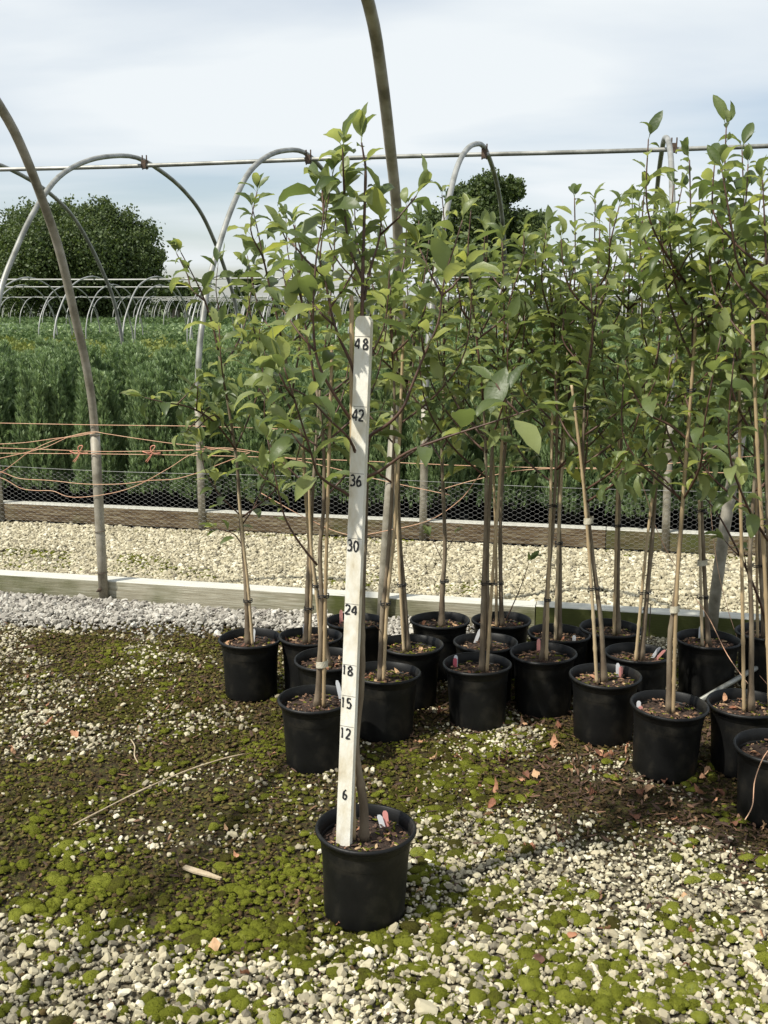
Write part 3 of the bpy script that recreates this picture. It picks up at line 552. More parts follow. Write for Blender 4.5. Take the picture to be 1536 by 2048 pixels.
# ------------------------------------------------------------------ pots
PH, PR = 0.235, 0.125
def pot_parts(root, wob=0.012, moss=0.0, sc=1.0):
    b = MB(); seg = 64; ph = random.random() * 6
    prof = [(.092, .014), (.1005, .000), (.102, .010), (.1035, .05), (.1055, .10), (.1075, .15), (.1095, .198), (.1105, .200), (.1140, .204), (.1165, .226)]
    vs = []
    for r, z in prof:
        for k in range(seg):
            w = 2 * math.pi * k / seg; rr = r * (1 + wob * math.sin(2 * w + ph) * z / .235)
            z2 = z + (0.007 * (0.5 + 0.5 * math.sin(w * 16)) if z == 0 else 0); vs.append((rr * math.cos(w) * sc, rr * math.sin(w) * sc, z2 * sc))
    fs = [(i * seg + k, i * seg + (k + 1) % seg, (i + 1) * seg + (k + 1) % seg, (i + 1) * seg + k) for i in range(len(prof) - 1) for k in range(seg)]
    b.add(vs, fs)
    pot = b.build('pot', M['pot'], root)
    c = MB(); prof = [(.1165, .224), (.1235, .2235), (.1255, .2265), (.1258, .2305), (.1235, .2345), (.1195, .2352), (.1172, .2335), (.1158, .226), (.1125, .222), (.1118, .20), (.1095, .17)]
    vs = []
    for r, z in prof:
        for k in range(seg):
            w = 2 * math.pi * k / seg; rr = r * (1 + wob * math.sin(2 * w + ph)); vs.append((rr * math.cos(w) * sc, rr * math.sin(w) * sc, (z + .0015 * math.sin(2 * w + ph + 1)) * sc))
    fs = [(i * seg + k, i * seg + (k + 1) % seg, (i + 1) * seg + (k + 1) % seg, (i + 1) * seg + k) for i in range(len(prof) - 1) for k in range(seg)]
    c.add(vs, fs); c.build('rim', M['pot'], pot)
    # soil surface with chips
    s_ = MB(); vs = [(0, 0, .207)]; rings, sg = 9, 36; sd_ = random.random() * 50
    for i in range(1, rings + 1):
        for k in range(sg):
            w = 2 * math.pi * k / sg; r = .1105 * i / rings * (1 + wob * math.sin(2 * w + ph)); xx, yy = r * math.cos(w), r * math.sin(w)
            z = .203 + .010 * (float(vnoise(xx, yy, 35, sd_)) - .5) + .008 * (float(vnoise(xx, yy, 90, sd_)) - .5) - .010 * (i / rings) ** 3
            vs.append((xx * sc, yy * sc, z * sc))
    fs = [(0, 1 + k, 1 + (k + 1) % sg) for k in range(sg)]
    for i in range(rings - 1):
        for k in range(sg):
            a = 1 + i * sg + k; c_ = 1 + i * sg + (k + 1) % sg; fs.append((a, c_, c_ + sg, a + sg))
    s_.add(vs, fs, 0, .5)
    for _ in range(190):
        r = .104 * math.sqrt(random.random()); w = random.uniform(0, 6.28); V, T = ROCKS[random.randrange(16)]; q = random.uniform(.002, .0065)
        a = random.uniform(0, 6.28); m3 = np.array(Matrix.Rotation(a, 3, 'Z') @ Matrix.Rotation(random.gauss(0, .5), 3, 'X'))
        v = (V * np.array([q * random.uniform(1, 2.6), q, q * .6])) @ m3.T + np.array([r * math.cos(w), r * math.sin(w), .207]); s_.add(v * sc, T.tolist(), 2 if random.random() < moss else 1, random.random())
    # dry leaves lying in pot
    for _ in range(random.randint(1, 5)):
        r = .09 * math.sqrt(random.random()); w = random.uniform(0, 6.28); V, T = LEAVES[random.randrange(12)]; q = random.uniform(.022, .038)
        m3 = np.array(Matrix.Rotation(random.uniform(0, 6.28), 3, 'Z') @ Matrix.Rotation(random.gauss(0, .3) + (3.14 if random.random() < .5 else 0), 3, 'X'))
        v = (V * q) @ m3.T + np.array([r * math.cos(w), r * math.sin(w), .214]); s_.add(v * sc, T.tolist(), 3, random.random())
    s_.build('soil', [M['soil'], M['chip'], M['moss'], M['dryleaf']], root, smooth=False)
    return pot
def tag_part(root, x, y, z, kind, lean=(0, 0), h=.05, w=.014, rz=0):
    m = {'w': 'white_tag', 'p': 'pink_tag', 'r': 'red_tag'}[kind]; b = MB()
    A = Vector((math.cos(rz), math.sin(rz), 0)); U = Vector((lean[0], lean[1], 1)).normalized(); B = A.cross(U)
    P = Vector((x, y, z)); out = [(-.5, 0), (.5, 0), (.5, .85), (.25, 1.0), (-.25, 1.0), (-.5, .85)]
    vs = [tuple(P + A * a * w + U * c * h + B * d) for d in (-.0005, .0005) for a, c in out]
    b.add(vs, [(0, 1, 2, 3, 4, 5), (11, 10, 9, 8, 7, 6)] + [(i, (i + 1) % 6 + 0, (i + 1) % 6 + 6, i + 6) for i in range(6)])
    t_ = b.build('plant_label', M[m], root, smooth=False)
    return t_, P, A, U, B

# ------------------------------------------------------------------ young apple trees in pots
def tree(px, py, label, trunk, cane=None, shoots=(), lat=9, seed=0, zmin=.85, crownw=.26, leafs=.090, group='young potted trees standing in rows', rad=.0105, ties=(), tags=(), tilt=0, moss=.15, fork=None, dens=1.0, tapes=()):
    random.seed(seed * 13 + 5)
    P = gnd(px, py, PH); tlt = (random.gauss(0, .016), random.gauss(0, .016), 0); base = Vector((P.x, P.y, float(hgt(np.array([P.x]), np.array([P.y]))[0]) - .004))
    root = empty('potted_tree', base, label, 'potted tree', group); rzr = 0
    pp = pot_parts(root, wob=random.uniform(.005, .02), moss=moss)
    for ch in root.children: ch.rotation_euler = tlt
    Y0 = P.y; loc = root.location
    def to3(pts, jit=0.0, dy=0.0):
        out = []
        for i, p in enumerate(pts):
            off = (p[2] if len(p) > 2 else 0) + dy; out.append(atY(p[0], p[1], Y0 + off))
        return out
    tk = to3(trunk); tk[0].z = min(tk[0].z, base.z + .20); bx = tk[0].x
    if (Vector((tk[0].x, tk[0].y, 0)) - Vector((base.x, base.y, 0))).length > .09: pass
    sm = smoothp(tk, 5); n = len(sm); fol = Foliage()
    rads = [max(rad * (1 - .86 * (i / n) ** .75), .0020) for i in range(n)]
    for i in range(n):
        if random.random() < .18: rads[i] *= 1.18
    rads[0] *= 1.35; rads[1] *= 1.2
    b = MB(); cut = int(n * .62)
    b.tube(sm[:cut + 1], rads[:cut + 1], 10); tb = b.build('trunk', M['bark'], root, local=loc)
    tw = MB(); tw.tube(sm[cut:], rads[cut:], 7)
    def leafy(path, rstart, spacing, start=0.0, ls=1.0, tip=True):
        Ltot = sum((path[i + 1] - path[i]).length for i in range(len(path) - 1)); acc = 0; nxt = start * Ltot; az = random.uniform(0, 6.28)
        for i in range(len(path) - 1):
            seg = path[i + 1] - path[i]; sl = seg.length
            if sl < 1e-6: continue
            d = seg / sl; a = d.orthogonal().normalized(); bb = d.cross(a)
            while nxt < acc + sl:
                u = (nxt - acc) / sl; p = path[i] + seg * u; az += 2.4 + random.uniform(-.5, .5)
                side = a * math.cos(az) + bb * math.sin(az); fr = nxt / Ltot
                dr = side * 1.0 + d * (.30 + .30 * fr) + Vector((0, 0, .22)) ; sz = leafs * ls * (random.uniform(.55, 1.18) if random.random() < .85 else random.uniform(.3, .55)) * (1.0 - .35 * max(0, fr - .85) / .15)
                if p.z > zmin - .12 and not (seed == 1 and hides_numbers(p, dr, sz)): fol.leaf(p, dr, sz, up=Vector((random.gauss(0, .25), random.gauss(0, .25), 1)))
                nxt += spacing * random.uniform(.6, 1.4) / dens
            acc += sl
        if tip:
            d = (path[-1] - path[-2]).normalized()
            for k in range(3):
                w = random.uniform(0, 6.28); fol.leaf(path[-1], d + .35 * Vector((math.cos(w), math.sin(w), 0)), leafs * ls * random.uniform(.5, .9), up=Vector((random.gauss(0, .5), random.gauss(0, .5), .6)))
    # leader leaves from mid up
    zs = [p.z for p in sm]; k0 = next((i for i, z in enumerate(zs) if z > zmin + .25), n - 3); leafy(sm[k0:], 0, .026)
    # drawn shoots
    for sh in shoots:
        pts = to3(sh['p']); q = smoothp(pts, 4); m_ = len(q); r0 = sh.get('r', .005)
        tw.tube(q, [r0 * (1 - .72 * i / m_) for i in range(m_)], 6); leafy(q, r0, sh.get('sp', .026), sh.get('st', .2), sh.get('ls', 1.0))
        for j in range(sh.get('sub', 2)):
            i = random.randint(int(m_ * .3), m_ - 2); p = q[i]; w = random.uniform(0, 6.28); ln = random.uniform(.06, .16)
            dr = (Vector((math.cos(w), math.sin(w), 1.0))).normalized(); e_ = p + dr * ln; tw.tube([p, p.lerp(e_, .5) + Vector((0, 0, -.006)), e_], [.003, .0025, .0018], 5); leafy([p, p.lerp(e_, .5), e_], .003, .022, .2)
    # grown laterals
    for j in range(int(lat * (1.35 if seed >= 13 else .9))):
        cand_ = [i for i in range(n) if zs[i] > zmin - .02 and i < n * .80]
        if not cand_: break
        i = random.choice(cand_); p = sm[i]; w = 2.399 * j + random.uniform(-.5, .5); hf = (p.z - zmin) / max(zs[-1] - zmin, .1) * (.8 if seed >= 15 else 1)
        ln = random.uniform(.22, .48) * (1.05 - .5 * hf); ln = min(ln, (zs[-1] - p.z) * .85 + .05)
        out = Vector((math.cos(w), math.sin(w), 0)); c1_ = p + out * ln * .35 + Vector((0, 0, ln * .28)); c2_ = p + out * (ln * .55 * crownw / .26) + Vector((0, 0, ln * .62)); c3_ = p + out * (ln * .62 * crownw / .26) + Vector((0, 0, ln * 1.12))
        c2_ += Vector((random.gauss(0, .012), random.gauss(0, .012), 0)); q = smoothp([p, c1_, c2_, c3_], 4); m_ = len(q)
        tw.tube(q, [.0042 * (1 - .6 * i2 / m_) for i2 in range(m_)], 5); leafy(q, .004, .0235, .12)
    tw.build('branches', M['twig'], root, local=loc)
    fol.build('leaves', M['leaf'], root)
    # cane
    if cane:
        cp = to3(cane, dy=-.012); cp[0].z = min(cp[0].z, base.z + .205); cp = smoothp(cp, 5); b = MB(); rc = .0062
        if (cp[0] - base).xy.length > .1:
            pass
        Lc = 0; rl = []; prev = cp[0]; pts2 = []
        tot = sum((cp[i + 1] - cp[i]).length for i in range(len(cp) - 1)); m_ = max(int(tot / .016), 6)
        # resample evenly, add nodes
        acc = [0]
        for i in range(len(cp) - 1): acc.append(acc[-1] + (cp[i + 1] - cp[i]).length)
        nodegap = random.uniform(.10, .15); ph_ = random.random() * nodegap
        for j in range(m_ + 1):
            t_ = tot * j / m_; i = max(k for k in range(len(acc)) if acc[k] <= t_ + 1e-9); i = min(i, len(cp) - 2)
            u = (t_ - acc[i]) / max(acc[i + 1] - acc[i], 1e-9); pts2.append(cp[i].lerp(cp[i + 1], u))
            nd = abs(((t_ + ph_) % nodegap) - nodegap / 2) < .008; rl.append(rc * (1.28 if nd else 1.0) * (1 - .25 * j / m_))
        b.tube(pts2, rl, 8, rnd=random.random()); b.build('bamboo_cane', M['cane'], root, local=loc)
    def pt_at(path, z): return min(path, key=lambda p: abs(p.z - z))
    for ty in ties:
        # ty is a photo row; put tie there
        z = atY(px, ty, Y0).z; a = pt_at(sm, z); c = pt_at(cp, z) if cane else a + Vector((.012, 0, 0)); cen = (a + c) / 2; hw = abs(a.x - c.x) / 2 + .011
        b = MB()
        for dz in (-.004, .003): b.tube([Vector((cen.x + hw * math.cos(q), cen.y + .016 * math.sin(q), z + dz + .002 * math.sin(3 * q))) for q in np.linspace(0, 6.2832, 19)], .0019, 5)
        b.tube([Vector((cen.x + hw * .2, cen.y - .016, z)), Vector((cen.x + hw * .5, cen.y - .026, z + .006))], .003, 5)
        b.build('tie', M['rubber'], root, local=loc)
    for ty in tapes:
        z = atY(px, ty, Y0).z; a = pt_at(sm, z); c = pt_at(cp, z); cen = (a + c) / 2; hw = abs(a.x - c.x) / 2 + .0125; vs = []
        for dz in (-.011, -.004, .004, .011):
            for q in np.linspace(0, 2 * math.pi, 17)[:-1]: vs.append((cen.x + (hw + .0015 * math.sin(5 * q + dz * 300)) * math.cos(q), cen.y + (.015 + .001 * math.sin(7 * q)) * math.sin(q), z + dz + .0025 * math.cos(q)))
        b = MB(); b.add(vs, [(i * 16 + k, i * 16 + (k + 1) % 16, (i + 1) * 16 + (k + 1) % 16, (i + 1) * 16 + k) for i in range(3) for k in range(16)])
        b.build('tape', M['tape'], root, local=loc)
    for tg in tags:
        q = gnd(tg[0], tg[1], .205 + base.z)     # foot of the label in the soil
        v = Vector((q.x - base.x, q.y - base.y, 0))
        if v.length > .100: v = v.normalized() * .100
        k = tg[4] if len(tg) > 4 else (0, 0)
        t_, P_, A_, U_, B_ = tag_part(root, v.x, v.y, .198, tg[2], lean=k, h=tg[3])
    if tilt: pass
    return root

def hides_numbers(p, d, sz):      # keep the stick's numbers readable: no leaf in front of its upper face
    d = d.normalized()
    for u in (.3, .7, 1.1):
        q = p + d * sz * u; z_ = q.z - H; dd_ = q.y * cT - z_ * sT; X_ = 768 + F * q.x / dd_; Y_ = 1024 - F * (q.y * sT + z_ * cT) / dd_
        if q.y < 2.40 and 688 < X_ < 758 and 610 < Y_ < 990 and not (835 < Y_ < 900): return True
    return False
D = lambda *p, **k: dict(p=list(p), **k)
# main tree
tree(728, 1648, 'tallest front potted tree with a white measuring stick standing in its pot', 
     [(728, 1668), (727, 1610), (716, 1540), (711, 1490), (716, 1430), (722, 1380), (724, 1290), (722, 1180), (719, 1050), (717, 900), (720, 750), (724, 620), (726, 520), (729, 420), (731, 340), (727, 310), (723, 285)],
     cane=[(707, 1668), (706, 1400), (704, 1000), (703, 590)], lat=0, seed=1, dens=.82, leafs=.092, rad=.0125, moss=.35, ties=(),
     shoots=[D((719, 1010), (690, 985, -.03), (655, 965, -.05), (634, 944, -.08), (622, 905, -.10), (595, 819, -.13), (568, 735, -.15), r=.0046, st=.35, sp=.034, sub=2, ls=1.1),
             D((718, 960), (760, 942, -.02), (814, 905, -.05), (880, 879, -.08), (943, 858, -.10), (1024, 832, -.12), (1060, 820, -.13), r=.0044, st=.25, sp=.045, sub=1, ls=1.1),
             D((718, 890), (745, 868, 0), (780, 845, -.02), (806, 815, -.03), (822, 776, -.03), (849, 709, -.03), (876, 647, -.03), (884, 590, -.03), (892, 545, -.03), (910, 490, -.03), (925, 440, -.03), r=.0044, st=.25, sp=.040, sub=3),
             D((717, 860), (690, 822, -.02), (654, 764, -.04), (634, 717, -.05), (627, 659, -.05), (627, 600, -.05), (633, 512, -.04), (643, 460, -.04), (650, 400, -.04), r=.0042, st=.2, sp=.022, sub=3),
             D((719, 800), (705, 735, -.02), (678, 674, -.03), (664, 630, -.03), (651, 565, -.03), (640, 520, -.02), (650, 440, -.02), (665, 350, -.02), r=.004, st=.2, sp=.022, sub=3),
             D((718, 930), (700, 880, -.05), (660, 840, -.08), (610, 790, -.10), (560, 770, -.12), r=.004, st=.3, sp=.035, sub=0),
             D((728, 600), (740, 540, .02), (760, 470, .03), (762, 400, .03), r=.004, st=.1, sp=.022, sub=1),
             D((726, 560), (700, 500, .02), (690, 430, .02), (690, 370, .02), r=.004, st=.1, sp=.022, sub=1)],
     tags=[(766, 1650, 'w', .035, (-.3, .1)), (773, 1648, 'p', .042, (-.1, .1))], fork=None)
random.seed(3)
A = tree
A(500, 1272, 'leftmost potted tree, slim stem with white printed label at its foot', [(496, 1278), (492, 1180), (487, 1100), (480, 1020), (474, 930), (458, 820), (440, 720), (425, 650), (405, 590), (383, 545), (362, 505)], cane=[(505, 1278), (496, 1170), (486, 1080), (477, 985)],
  shoots=[D((472, 900), (430, 845, -.1), (380, 815, -.2), (330, 805, -.28), (290, 795, -.3), r=.0045, st=.2, sp=.022), D((487, 1095), (470, 1070), (450, 1062), (432, 1055), r=.003, st=.3, sp=.02, sub=0, ls=.8), D((470, 900), (500, 830), (520, 770), (530, 700), r=.004), D((465, 870), (430, 830, -.1), (390, 860, -.1), (360, 870, -.15), r=.004), D((435, 700), (440, 640), (432, 580), (436, 530), r=.003, sub=0), D((484, 1050), (510, 1010), (530, 960), (545, 900), r=.003, st=.2, sp=.02), D((480, 1030), (440, 990), (410, 940), (400, 890), r=.003, st=.2, sp=.02)], lat=5, seed=2, zmin=.70, dens=.85, ties=(1200,), tags=[(505, 1284, 'w', .06, (.1, .1))], crownw=.3)
A(620, 1269, 'potted tree with two thin canes beside the leftmost one', [(612, 1278), (615, 1180), (619, 1080), (612, 980), (602, 860), (575, 740), (555, 640), (535, 555), (515, 460), (505, 418)], cane=[(619, 1282), (622, 1150), (610, 980), (603, 850)],
  shoots=[D((600, 850), (560, 780), (520, 700), (500, 620), (495, 540), r=.004), D((585, 780), (600, 680), (590, 580), (575, 500), (572, 440), r=.004)], lat=5, seed=3, dens=.85, ties=(1215,), tags=[(603, 1262, 'w', .055)])
A(655, 1313, 'potted tree with curved cane half hidden behind the measuring stick', [(658, 1318), (646, 1250), (632, 1170), (622, 1090), (628, 950), (640, 780), (655, 650), (666, 540), (672, 430)], cane=[(646, 1320), (634, 1200), (622, 1090), (618, 960)], lat=5, seed=4, dens=.85, ties=(1170,), moss=.1)
A(632, 1391, 'potted tree just left of the measuring stick with yellow tape on its stem', [(634, 1398), (641, 1300), (643, 1200), (640, 1100), (648, 1000), (645, 860), (622, 720), (603, 600), (592, 500), (590, 450)], cane=[(647, 1400), (649, 1300), (653, 1100), (664, 690)],
  shoots=[D((634, 1130), (595, 1080, -.03), (568, 1030, -.05), (552, 960, -.06), (535, 880, -.06), r=.0045, st=.4, sp=.03), D((645, 900), (580, 850, .05), (540, 790, .08), (520, 720, .1), r=.004), D((645, 1000), (700, 940, .03), (740, 880, .05), (770, 800, .05), r=.004)], lat=5, seed=5, dens=.85, tapes=(1326,), ties=(1190,), tags=[(684, 1398, 'w', .075, (-.2, 0))])
A(712, 1238, 'potted tree directly behind the measuring stick, close to the mossy board', [(724, 1240), (728, 1150), (733, 1000), (737, 850), (742, 700), (738, 580), (728, 500), (706, 442)], lat=7, seed=6, tags=[(672, 1240, 'p', .06)], dens=1.1)
A(768, 1341, 'potted tree right of the measuring stick with one long yellow cane', [(761, 1346), (764, 1240), (773, 1150), (783, 1000), (789, 820), (783, 640), (774, 500), (758, 430)], cane=[(767, 1350), (775, 1200), (789, 1060), (800, 850), (809, 600)],
  shoots=[D((762, 1262), (748, 1250, -.03), (735, 1246, -.04), r=.002, st=.6, sub=0)], lat=7, seed=7, ties=(1205,), moss=.5)
A(820, 1285, 'mossy potted tree whose stem leans left behind the hoop leg', [(816, 1284), (808, 1180), (800, 1080), (797, 950), (805, 820), (830, 680), (848, 560), (858, 480)], cane=[(808, 1286), (801, 1180), (795, 1050), (788, 900)], lat=6, seed=8, ties=(1168,), moss=.6)
A(880, 1239, 'potted tree with a single straight stem and no cane near the mossy board', [(883, 1242), (885, 1180), (890, 1100), (887, 1000), (884, 900), (888, 750), (887, 600), (890, 480), (884, 390)],
  shoots=[D((884, 1120), (870, 1090), (862, 1075), r=.002, st=.4, sub=0, ls=.8), D((885, 1110), (900, 1090), (910, 1070), r=.002, st=.4, sub=0, ls=.7)], lat=8, seed=9, ties=(1162,), rad=.012)
A(957, 1323, 'front potted tree with red and white labels on its left rim', [(964, 1334), (966, 1230), (968, 1150), (971, 1050), (972, 930), (966, 800), (950, 650), (936, 520), (942, 420)], cane=[(974, 1338), (984, 1170), (998, 980), (1006, 850)], lat=9, seed=10, ties=(1165,), tags=[(904, 1328, 'w', .045), (907, 1330, 'r', .035)], moss=.2)
A(970, 1281, 'middle row potted tree with a tilted white label', [(978, 1284), (974, 1130), (980, 980), (990, 830), (1008, 690), (1006, 560), (1003, 480)], cane=[(968, 1284), (970, 1100), (974, 950)], lat=8, seed=11, tags=[(950, 1282, 'w', .06, (.35, 0))])
A(1003, 1237, 'back row potted tree with reddish soil and a leafy low side shoot', [(1004, 1240), (1001, 1140), (1002, 1010), (1015, 860), (1040, 720), (1060, 590), (1062, 520)], cane=[(993, 1244), (992, 1100), (986, 920)],
  shoots=[D((1012, 1240), (1028, 1205), (1045, 1165), (1058, 1125), r=.003, st=.3, sp=.02, sub=0, ls=.7)], lat=9, seed=12, ties=(1165,), tags=[(956, 1240, 'w', .06), (966, 1238, 'r', .03)])
A(1089, 1301, 'potted tree with a broad pink label left of its cane', [(1086, 1304), (1097, 1150), (1109, 1000), (1114, 850), (1110, 700), (1100, 570), (1094, 490)], cane=[(1093, 1308), (1100, 1050), (1105, 820)], lat=9, seed=13, ties=(1198, 1010), tags=[(1069, 1290, 'p', .055)])
A(1117, 1263, 'potted tree behind the pink labelled one, cane leaning right', [(1119, 1264), (1120, 1130), (1118, 1000), (1126, 850), (1140, 700), (1150, 540), (1149, 395)], cane=[(1111, 1270), (1118, 1050), (1130, 850), (1136, 680)], lat=10, seed=14, ties=(1085,), tags=[(1148, 1282, 'w', .03)])
A(1210, 1348, 'front potted tree with stem and cane forming a narrow V, paired white and pink labels', [(1209, 1350), (1202, 1250), (1190, 1150), (1178, 1050), (1166, 930), (1172, 780), (1190, 630), (1197, 520), (1200, 450)], cane=[(1194, 1358), (1184, 1190), (1168, 980), (1150, 820), (1143, 770)], tapes=(1040,), lat=9, seed=15, ties=(1175, 815), tags=[(1252, 1340, 'w', .05, (-.05, 0)), (1257, 1344, 'p', .04)], moss=.3)
A(1221, 1253, 'back row potted tree with one straight grey cane at its centre', [(1236, 1254), (1236, 1100), (1240, 950), (1246, 800), (1255, 650), (1260, 500), (1265, 405)], cane=[(1228, 1268), (1233, 1050), (1238, 870)], lat=9, seed=16, ties=(1050,))
A(1277, 1305, 'potted tree with leaf litter and white and pink labels lying over', [(1283, 1306), (1296, 1170), (1308, 1030), (1318, 880), (1332, 720), (1340, 580), (1332, 490)], cane=[(1272, 1308), (1288, 1140), (1304, 1000), (1319, 900)], lat=9, seed=17, ties=(1183,), tags=[(1305, 1312, 'w', .05, (.6, 0)), (1312, 1316, 'p', .05, (.8, 0))])
A(1335, 1407, 'largest looking front potted tree with white tape round its stem base', [(1339, 1412), (1340, 1280), (1352, 1180), (1366, 1000), (1378, 850), (1385, 700), (1383, 500), (1379, 320)], cane=[(1348, 1400), (1353, 1200), (1369, 950), (1381, 800), (1393, 620)], tapes=(1216,),
  shoots=[D((1376, 880), (1340, 850), (1300, 830), (1270, 790), (1250, 720), r=.0045), D((1360, 1000), (1330, 960), (1280, 930), (1240, 940), (1215, 970), r=.003, sp=.02, sub=0), D((1385, 720), (1350, 640), (1330, 560), (1325, 470), r=.0045)], lat=10, seed=18, tags=[(1277, 1418, 'w', .035), (1281, 1420, 'p', .02)], ties=(780,))
A(1417, 1272, 'potted tree at the foot of the thick leaning hoop leg, white label', [(1418, 1274), (1409, 1150), (1402, 1000), (1397, 850), (1412, 700), (1432, 560), (1442, 450)], cane=[(1406, 1270), (1400, 1100), (1396, 850)], tapes=(1124,), lat=10, seed=19, ties=(1193, 1020), tags=[(1387, 1262, 'w', .055)], shoots=[D((1405, 940), (1440, 900), (1480, 860), (1520, 840), r=.004)])
A(1495, 1402, 'right hand potted tree with a grey pipe propped against its pot', [(1503, 1404), (1503, 1250), (1500, 1100), (1512, 900), (1504, 700), (1492, 500), (1484, 300)], cane=[(1489, 1412), (1484, 1150), (1479, 850), (1481, 620)], lat=11, seed=20, shoots=[D((1512, 880), (1470, 800, -.05), (1450, 700, -.06), (1440, 600, -.06), (1430, 520, -.06), r=.0045)], leafs=.094)
A(1556, 1483, 'potted tree cut off by the right edge of the photo, lowest in the row', [(1560, 1490), (1555, 1350), (1540, 1200), (1535, 1000), (1530, 800), (1535, 600), (1530, 460), (1525, 360)], cane=[(1545, 1492), (1530, 1150), (1515, 900), (1505, 640)], lat=11, seed=21, leafs=.084, tags=())
A(1537, 1261, 'back row potted tree at the right edge beside the mossy board', [(1530, 1262), (1520, 1100), (1516, 950), (1530, 800), (1540, 640), (1532, 520)], cane=[(1516, 1266), (1512, 1000), (1508, 850)],
  shoots=[D((1534, 1255), (1515, 1190, -.05), (1470, 1090, -.1), (1430, 1020, -.12), (1390, 975, -.15), r=.006, st=.55)], lat=9, seed=22, ties=(1130,))

# ------------------------------------------------------------------ measuring stick
bot = gnd(688, 1690, .197); topp = atY(729, 632, bot.y + .015)
ax = (topp - bot); Ls = ax.length; ax.normalize()
wd = Vector((1, -0.36, 0)); wd = (wd - ax * wd.dot(ax)).normalized(); nm = wd.cross(ax)   # nm points to viewer?
if nm.y > 0: nm = -nm
SW, SD = 0.0365, 0.018
root = empty('measuring_stick', bot, 'white painted wooden measuring stick with handwritten inches, upright in the front pot', 'measuring stick')
b = MB(); hwid = SW / 2; cs = []
out = [(-hwid, 0), (hwid, 0), (hwid, Ls - .012), (hwid - .006, Ls - .002), (hwid - .012, Ls), (-hwid + .010, Ls), (-hwid + .004, Ls - .003), (-hwid, Ls - .010)]
vs = [tuple(bot + wd * a + ax * c + nm * d) for d in (SD / 2, -SD / 2) for a, c in out]; k = len(out)
b.add(vs, [tuple(range(k)), tuple(range(2 * k - 1, k - 1, -1))] + [(i, i + k, (i + 1) % k + k, (i + 1) % k) for i in range(k)])
b.build('wooden_batten', M['stake'], root, smooth=False, local=root.location)
def vparam(y):       # distance along the stick whose image row is y
    lo, hi = 0.0, Ls
    for _ in range(50):
        m_ = (lo + hi) / 2; p = bot + ax * m_ + nm * SD / 2; zz_ = p.z - H; d_ = p.y * cT - zz_ * sT; v_ = p.y * sT + zz_ * cT
        if 1024 - F * v_ / d_ > y: lo = m_
        else: hi = m_
    return lo
GL = {'0': [[(.5, 1), (.12, .8), (.06, .45), (.25, .05), (.6, .02), (.88, .3), (.9, .7), (.55, 1)]],
      '1': [[(.25, .85), (.5, 1), (.5, 0)]],
      '2': [[(.08, .82), (.3, 1), (.7, .97), (.86, .72), (.6, .4), (.1, .05), (.92, .04)]],
      '3': [[(.1, .95), (.6, 1), (.85, .78), (.65, .57), (.35, .53)], [(.4, .53), (.85, .42), (.85, .14), (.5, 0), (.08, .06)]],
      '4': [[(.72, 0), (.72, 1), (.06, .32), (.98, .32)]],
      '5': [[(.85, .98), (.25, .98), (.2, .55), (.6, .62), (.88, .4), (.8, .1), (.45, 0), (.1, .08)]],
      '6': [[(.75, .98), (.35, .8), (.1, .4), (.2, .08), (.55, 0), (.86, .2), (.75, .48), (.4, .52), (.15, .35)]],
      '8': [[(.5, .54), (.16, .72), (.3, .97), (.68, .97), (.82, .75), (.5, .54), (.1, .3), (.2, .04), (.55, 0), (.9, .12), (.85, .35), (.5, .54)]]}
def glyph(ch, x0, y0, w, h, th, blot=False):
    b = MB(); base = bot + nm * (SD / 2 + .0006); off = 0
    for st in GL[ch]:
        P = smoothp([Vector((x0 + a * w, y0 + c * h, 0)) for a, c in st], 4); vs = []; n_ = len(P)
        for i, p in enumerate(P):
            d = (P[min(i + 1, n_ - 1)] - P[max(i - 1, 0)]); d = d.normalized(); q = Vector((-d.y, d.x, 0)); t_ = th * (1 + .22 * math.sin(i * 1.1 + x0 * 900)) / 2
            for sg in (-1, 1): vs.append(tuple(base + wd * (p.x + q.x * t_ * sg) + ax * (p.y + q.y * t_ * sg) + nm * (off + .00002 * i)))
        b.add(vs, [(i * 2, i * 2 + 2, i * 2 + 3, i * 2 + 1) for i in range(n_ - 1)]); off += .0004
    if blot:
        c = base + wd * (x0 + w * .3) + ax * (y0 + h * .55) + nm * .001; vs = [tuple(c)] + [tuple(c + wd * .32 * w * math.cos(q) + ax * h * .40 * math.sin(q)) for q in np.linspace(0, 6.28, 13)[:-1]]
        b.add(vs, [(0, 1 + i, 1 + (i + 1) % 12) for i in range(12)])
    b.build('number_%s' % {'0': 'zero', '1': 'one', '2': 'two', '3': 'three', '4': 'four', '5': 'five', '6': 'six', '8': 'eight'}[ch], M['ink'], root, smooth=False, local=root.location)
def line(y):
    v = vparam(y); b = MB(); base = bot + nm * (SD / 2 + .0004)
    b.add([tuple(base + wd * a + ax * (v + c)) for a, c in ((-hwid * .97, -.0007), (hwid * .97, -.0005), (hwid * .97, .0006), (-hwid * .97, .0004))], [(0, 1, 2, 3)]); b.build('inch_line', M['pencil'], root, smooth=False, local=root.location)
